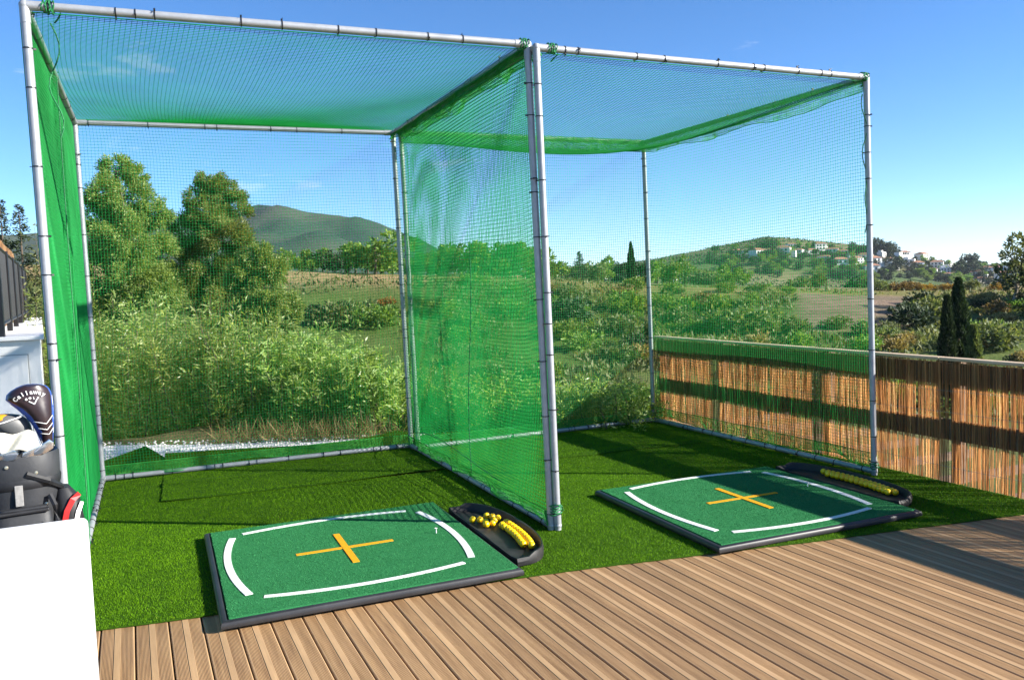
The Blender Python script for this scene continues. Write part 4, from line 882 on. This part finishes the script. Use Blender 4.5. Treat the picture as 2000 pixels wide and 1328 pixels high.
# cypresses beyond the reed fence
def cypress(name, label, base, h, w_, seed, mat='dark_leaf'):
    r = np.random.default_rng(seed); g = empty(name, tuple(base), label, 'tree'); n = int(2600*h*w_/3); t = r.random(n); pr_ = w_/2*np.minimum(1, ((1-t)*1.7)**.75)*np.minimum(1, .6+t*3); a = r.uniform(0, 6.28, n); lump = .82+.3*np.sin(a*5+t*9)*np.sin(t*31+a*2); rr = pr_*lump*(.6+.4*r.random(n)**.4)
    P = np.stack([rr*np.cos(a), rr*np.sin(a), t*h], -1); D = np.stack([.45*np.cos(a), .45*np.sin(a), np.full(n, 1.)], -1)+.25*r.normal(size=(n, 3))
    link('trunk', MB().tube([(0, 0, -.4), (0, 0, h*.9)], [.12, .03], 7).mesh('trunk', 'bark', True), g); link('crown', leaf_mesh('crown', leaf_quads(P, D, .26, .085, r), mat, np.clip(r.normal(.42, .24, n), 0, 1)), g)
b_ = drop(1872, 46); cypress('cypress_tree', 'tallest dark cypress beyond the reed fence', b_, at(1868, 548, 46)[2]-b_[2], 1.55, 41)
b_ = drop(1850, 45); cypress('cypress_tree', 'shorter dark cypress joined to the tall one beyond the fence', b_, at(1851, 582, 45)[2]-b_[2], 1.0, 42)
b_ = drop(1902, 44); cypress('cypress_tree', 'small olive-green cypress at the foot of the tall dark cypress', b_, at(1900, 640, 44)[2]-b_[2], 1.1, 43, 'scrub_leaf')

# airy tree on the plateau edge, right
b_ = hit(1978, 604, 40); dp = float(np.dot(b_-CAM, AF))
tree('airy_tree', 'tall thin-crowned tree with pale trunk on the plateau edge', b_, px_blobs([(1985, 475, 18, 0), (2005, 470, 16, 1), (1975, 500, 18, -1), (1998, 510, 24, 0), (1966, 530, 20, 1), (2015, 520, 22, 0), (1985, 540, 26, -1), (1958, 553, 16, 0), (2010, 560, 30, 0), (2040, 500, 30, 0), (2045, 550, 34, 0)], dp), 4200, .42, .4, 'scrub_leaf', 'pale_bark', .2, shell=.7, seed=51)
# woodland just outside that throws the shade across the gully
for i, (px, dd, hh, ww) in enumerate(((2150, 84, 9.5, 4.6), (2165, 72, 7.0, 3.4), (2230, 90, 10.5, 5.2), (2190, 76, 8.5, 4.4), (2330, 92, 11, 5.5))):
    c = drop(px, dd); bl2 = [(c+np.array([rng.normal(0, ww*.28), rng.normal(0, ww*.28), hh*q]), ww*s_) for q, s_ in ((.5, .48), (.62, .5), (.75, .42), (.88, .3), (.45, .4))]
    tree('broad_tree', 'broad dark tree at the gully, throwing shade over the slope', c, bl2, 4200, .6, .5, 'dark_leaf', r0=.2, seed=60+i, group='broad trees at the head of the gully')

# ------------------------------------------------------------------ bushes on the opposite slope
def bush_mesh(mat, seed, n=950, ln=.17):
    r = np.random.default_rng(seed); bl2 = [((0, 0, .42), (.8, .8, .5))]+[((r.normal(0, .42), r.normal(0, .42), r.uniform(.35, .75)), r.uniform(.28, .45)) for _ in range(6)]
    q, t = cloud(bl2, n, ln, .55, 0, .6, r); return leaf_mesh('bush', q, mat, t)
BM = {m: [bush_mesh(m, 200+i*7+j) for j in range(3)] for i, m in enumerate(('scrub_leaf', 'green_leaf', 'dark_leaf', 'orange_bush_leaf', 'dry_leaf'))}
BL = {'scrub_leaf': 'grey-green round bush on the far slope', 'green_leaf': 'fresh green round bush on the far slope', 'dark_leaf': 'dark evergreen bush on the far slope', 'orange_bush_leaf': 'small rust-coloured bush on the far slope', 'dry_leaf': 'dry straw-coloured bush on the far slope'}
def bush(p, s, mat, k=None):
    o = link('bush', random.choice(BM[mat]), None, (p[0], p[1], p[2]-.08*s), (0, 0, random.uniform(0, 6.28)), (s*random.uniform(.85, 1.25), s*random.uniform(.85, 1.2), s*random.uniform(.75, 1.05)))
    tag(o, BL[mat], 'bush', BL[mat].replace('bush', 'bushes'))
for px, py, s, m in [(1330, 612, 1.9, 'green_leaf'), (1330, 640, 2.0, 'scrub_leaf'), (1440, 650, 2.2, 'scrub_leaf'), (1405, 612, 2.2, 'green_leaf'), (1380, 650, 1.6, 'green_leaf'), (1500, 640, 2.0, 'scrub_leaf'), (1555, 655, 1.7, 'scrub_leaf'), (1130, 625, 2.2, 'dark_leaf'), (1110, 660, 1.8, 'green_leaf'), (1220, 610, 2.2, 'green_leaf'), (1215, 655, 2.3, 'scrub_leaf'), (1250, 690, 1.5, 'dark_leaf'), (1285, 600, 1.8, 'green_leaf'),
                     (640, 640, 2.0, 'scrub_leaf'), (690, 630, 2.2, 'scrub_leaf'), (740, 640, 2.0, 'green_leaf'), (620, 620, 1.4, 'dark_leaf'), (755, 598, 1.0, 'orange_bush_leaf'), (860, 620, 2.2, 'green_leaf'), (930, 640, 2.2, 'scrub_leaf'), (1000, 615, 2., 'green_leaf'), (1800, 612, 2.6, 'dark_leaf'), (1815, 630, 2.4, 'scrub_leaf'), (1785, 640, 2.2, 'dark_leaf'), (1940, 680, 2.2, 'scrub_leaf'), (1915, 668, 1.6, 'green_leaf'),
                     (1730, 660, 1.3, 'scrub_leaf'), (1760, 675, 1.2, 'dry_leaf'), (1690, 655, 1.4, 'scrub_leaf'), (1640, 640, 1.5, 'scrub_leaf'), (1960, 640, 1.4, 'dry_leaf'), (1985, 655, 1.5, 'scrub_leaf'), (1745, 688, 1.4, 'dry_leaf')]: bush(hit(px, py, 24), s, m)
rb = random.Random(5)
for i in range(150):
    D = rb.uniform(44, 100); s = rb.uniform(-.32, .62); p = CAM+np.array([FH[1]*s*D+FH[0]*D, -FH[0]*s*D+FH[1]*D, 0]); p[2] = float(zt(p[0], p[1]))
    if (s < -.06 and D > 60) or (.33 < s < .48 and D > 70): continue
    m = rb.choice(['scrub_leaf', 'scrub_leaf', 'green_leaf', 'dark_leaf' if s > .42 else 'green_leaf', 'scrub_leaf', 'dry_leaf']); bush(p, rb.uniform(.6, 1.7), m)
for px, py, s, m in [(1745, 562, 1.1, 'orange_bush_leaf'), (1810, 566, 1.2, 'orange_bush_leaf'), (1830, 568, 1.0, 'dry_leaf'), (1850, 569, 1.2, 'orange_bush_leaf'), (1898, 571, 1.6, 'scrub_leaf'), (1945, 572, 1.2, 'orange_bush_leaf'), (1790, 566, 1.0, 'dry_leaf'), (1765, 565, 1.2, 'dark_leaf'), (1720, 560, 1.6, 'scrub_leaf'), (1760, 560, 1.8, 'dry_leaf')]:
    p = drop(px, 119); bush(p, s, m)

# low scrub and tufts over the slopes: one mass
def scrub():
    n = 60000; r = np.random.default_rng(77); D = 40+75*r.random(n)**.85; s = r.uniform(-.36, .68, n); x = CAM[0]+FH[1]*s*D+FH[0]*D; y = CAM[1]-FH[0]*s*D+FH[1]*D
    den = fbm(x*.12, y*.12, 4, 91); keep = (den > .44) & ~((s > .335) & (s < .475) & (D > 71) & (D < 104)) & ~((s < -.09) & (D > 62) & (r.random(n) < .8)) & ~((D > 96) & (r.random(n) < .8)); x, y, den = x[keep], y[keep], den[keep]; n = len(x); z = zt(x, y)
    C = np.stack([x, y, z], -1)+r.normal(0, .12, (n, 3))*np.array([1, 1, .3]); Dv = np.stack([r.normal(0, .7, n), r.normal(0, .7, n), r.uniform(.5, 1.2, n)], -1)
    q = leaf_quads(C, Dv, r.uniform(.25, .75, n), r.uniform(.10, .28, n), r); tag(link('slope_scrub', leaf_mesh('slope_scrub', q, 'scrub_leaf', np.clip(.9-den+r.normal(.1, .22, n)+.1, 0, 1))), 'low grey-green scrub covering the opposite slope', 'scrub', kind='stuff')
scrub()

# ------------------------------------------------------------------ tree line of the plateau, far houses, far hill
def round_tree(mat, seed, n=1300):
    r = np.random.default_rng(seed); bl2 = [((0, 0, .50), (.36, .36, .42))]+[((r.normal(0, .22), r.normal(0, .22), r.uniform(.22, .85)), r.uniform(.14, .24)) for _ in range(10)]
    q, t = cloud(bl2, n, .10, .6, 0, .5, r); b = MB(); limbs(b, (0, 0, -.05), (0, 0, .7), [c for c, _ in bl2[1:5]], .035, random.Random(seed)); return leaf_mesh('crown', q, mat, t), b.mesh('trunk', 'bark', True)
RT = {m: [round_tree(m, 300+i*9+j) for j in range(3)] for i, m in enumerate(('green_leaf', 'dark_leaf', 'scrub_leaf'))}
def place_tree(p, h, mat, label, group, wd=1.):
    c, t = random.choice(RT[mat]); g = empty('round_tree', tuple(p), label, 'tree', group, random.uniform(0, 6.28)); g.scale = (h*wd, h*wd, h)
    link('crown', c, g); link('trunk', t, g)
lt, gt = 'bushy tree in the tree line along the field top', 'trees lining the field top'
for px, hpx in [(545, 492), (565, 500), (590, 495), (612, 498), (632, 487), (655, 492), (675, 500), (696, 476), (720, 482), (745, 500), (768, 505), (805, 500), (835, 495), (862, 488), (890, 480), (918, 476), (940, 474), (965, 482), (985, 480), (1005, 476), (1030, 478), (1055, 486)]:
    dd = random.uniform(116, 128); p = drop(px, dd); place_tree(p, max(3., at(px, hpx, dd)[2]-p[2]), random.choice(['green_leaf', 'green_leaf', 'dark_leaf']), lt, gt, 1.15)
p = drop(735, 108); place_tree(p, 5.2, 'green_leaf', 'big round green bush-like tree on the bare field edge', 'trees on the field edge', 1.5)
p = drop(1318, 130); place_tree(p, at(1318, 500, 130)[2]-p[2], 'green_leaf', 'single slim green tree on the plateau before the villa hill', None, .8)
p = drop(1775, 128); place_tree(p, at(1775, 545, 128)[2]-p[2], 'dark_leaf', 'dark tree by itself beside the rust-coloured bushes', None, 1.2)
lt2, gt2 = 'low tree among the scattered houses on the flat', 'trees on the flat beyond the field'
for px, hpx in [(1075, 515), (1090, 512), (1112, 518), (1150, 514), (1160, 508), (1178, 516), (1192, 505), (1210, 518), (1222, 512), (1252, 512), (1268, 516), (1285, 510), (1300, 515), (1345, 520), (1365, 525), (1390, 528), (1420, 520), (1450, 530), (1480, 533), (1510, 537), (1540, 540), (1570, 540), (1600, 545), (1640, 540), (1670, 542), (1700, 540)]:
    dd = random.uniform(150, 330); p = drop(px, dd); hq = at(px, hpx, dd)[2]-p[2]; place_tree(p, min(9, max(3.2, hq)), random.choice(['green_leaf', 'dark_leaf', 'scrub_leaf']), lt2, gt2, 1.2)
b_ = drop(1234, 140); cypress('cypress_tree', 'lone thin cypress on the flat beyond the netting', b_, at(1234, 474, 140)[2]-b_[2], 1.5, 44)
b_ = drop(1133, 150); conifer('small star-branched conifer on the flat beyond the netting', b_, at(1133, 490, 150)[2]-b_[2], 2.2, 45)

def villa_parts(kind, seed):
    r = random.Random(seed); W_, D_, H_ = 11, 8, (5.6, 6.2, 3.4, 5.8)[kind]; L = []
    b = MB(); b.box((0, 0, H_/2-1), (W_, D_, H_+2))
    if kind in (0, 3): b.box((W_*.62, .8, H_*.27-1), (W_*.5, D_*.7, H_*.54+2))
    if kind == 1: b.box((-W_*.2, 0, H_+1.2), (W_*.4, D_*.6, 2.4))
    L.append(('wall', b.mesh('wall', 'villa_wall')))
    f = MB()
    if kind != 1:
        o = .5; f.add([(-W_/2-o, -D_/2-o, H_+.01), (W_/2+o, -D_/2-o, H_+.01), (W_/2+o, D_/2+o, H_+.01), (-W_/2-o, D_/2+o, H_+.01), (-W_/2+2.5, 0, H_+1.7), (W_/2-2.5, 0, H_+1.7)], [(0, 1, 5, 4), (1, 2, 5), (2, 3, 4, 5), (3, 0, 4), (3, 2, 1, 0)])
    else: f.box((W_*.22, 0, H_+.14), (W_*.6, D_+.3, .25))
    L.append(('roof', f.mesh('roof', 'villa_roof' if kind != 1 else 'villa_wall')))
    return L, [((x, -D_/2-.04, z), (1.3, .12, 1.5)) for x in (-3.6, -.6, 2.6) for z in ((1.5, 4.1) if H_ > 5 else (1.5,))]
VK = [villa_parts(k, 5+k) for k in range(4)]; WIN = MB().box((0, 0, 0), (1.5, .16, 1.7)).mesh('window', 'villa_window')
def villa(p, k, s, label, group, rz):
    g = empty('villa', (p[0], p[1], p[2]+.2), label, 'house', group, rz); g.scale = (s, s, s)
    for nm, me in VK[k][0]: link(nm, me, g)
    for c, d in VK[k][1]: link('window', WIN, g, c)
rv_ = random.Random(12); FACE = -math.atan2(FH[0], FH[1])
vl, vg = 'small white villa on the distant tree-covered hill', 'villas on the distant hill'
VP = [(1545, 483), (1560, 490), (1585, 492), (1600, 485), (1625, 495), (1645, 497), (1660, 506), (1672, 512), (1690, 508), (1705, 514), (1722, 498), (1735, 510), (1742, 522), (1758, 510), (1775, 515), (1790, 522), (1765, 500), (1800, 505), (1812, 515), (1830, 520), (1845, 530), (1855, 518), (1872, 525), (1850, 540), (1880, 535), (1905, 540), (1915, 548), (1925, 530), (1942, 520), (1950, 528), (1960, 545), (1970, 535), (1990, 530), (1780, 530), (1820, 532), (1700, 525), (1480, 500), (1500, 492), (1440, 498), (1530, 495), (1610, 505), (1640, 512)]
for i, (px, py) in enumerate(VP):
    q = hit(px, py+4, 480, 1300); villa(q, rv_.randrange(4), rv_.uniform(.65, 1.15), vl, vg, FACE+rv_.uniform(-.7, .7))
fl, fg = 'low house among trees on the flat beyond the field', 'houses on the flat'
for px, dd, s in ((1118, 330, .7), (1165, 350, .8), (1100, 380, .8), (1185, 360, .7), (1290, 420, .9), (1315, 440, .9), (1270, 430, .8), (1240, 400, .7), (925, 300, .5), (1010, 310, .5)):
    q = drop(px, dd); villa(q, rv_.randrange(3), s, fl, fg, FACE+rv_.uniform(-.6, .6))
# dark trees between the villas
ht, hg = 'dark rounded tree between villas on the distant hill', 'trees on the villa hill'
rh = random.Random(9)
for i in range(260):
    px = rh.uniform(1380, 2000); top = np.interp(px, [1280, 1400, 1500, 1600, 1700, 1800, 1900, 2000], [515, 492, 476, 482, 490, 508, 520, 522]); py = top+2+rh.random()**.8*(570-top)*.7
    q = hit(px, py, 480, 1300); place_tree(q, rh.uniform(4.5, 8.5), rh.choice(['dark_leaf', 'dark_leaf', 'green_leaf']), ht, hg, rh.uniform(.9, 1.4))
for px, py, h in ((1503, 480, 13), (1712, 482, 16), (1735, 492, 15), (1745, 494, 13), (1890, 520, 17), (1878, 528, 15), (1900, 530, 14), (1750, 518, 14), (1685, 495, 13), (1430, 500, 11)):
    q = hit(px, py+12, 480, 1300); place_tree(q, h, 'dark_leaf', 'large dark pine crown standing out on the distant hill', 'large pines on the villa hill', 1.3)
def hill_scrub():
    n = 42000; r = np.random.default_rng(78); D = 240+720*r.random(n)**.8; s = r.uniform(-.1, .68, n); x = CAM[0]+FH[1]*s*D+FH[0]*D; y = CAM[1]-FH[0]*s*D+FH[1]*D; den = fbm(x*.02, y*.02, 4, 93); k = den > .45; x, y, den = x[k], y[k], den[k]; n = len(x); C = np.stack([x, y, zt(x, y)], -1)
    Dv = np.stack([r.normal(0, .8, n), r.normal(0, .8, n), r.uniform(.4, 1., n)], -1); q = leaf_quads(C, Dv, r.uniform(.9, 2.4, n), r.uniform(.7, 1.7, n), r)
    tag(link('hill_scrub', leaf_mesh('hill_scrub', q, 'dark_leaf', np.clip(r.normal(.55, .25, n), 0, 1))), 'dark scrub and low woodland over the distant hill', 'woodland', kind='stuff')
hill_scrub()

# ------------------------------------------------------------------ thin sunlit air over the valley
def haze():
    k = NM('haze_air'); v = k.n('VolumePrincipled'); v.inputs['Color'].default_value = (.80, .90, 1., 1); v.inputs['Density'].default_value = HAZE; v.inputs['Anisotropy'].default_value = .1
    k.l(v.outputs[0], k.o.inputs['Volume'])
    b = MB(); b.box((0, 0, 0), (15000, 15000, 262)); tag(link('haze', b.mesh('haze', 'haze_air'), None, (0, 2500, 88)), 'thin pale haze over the valley', kind='stuff')
HAZE = .00006
haze()
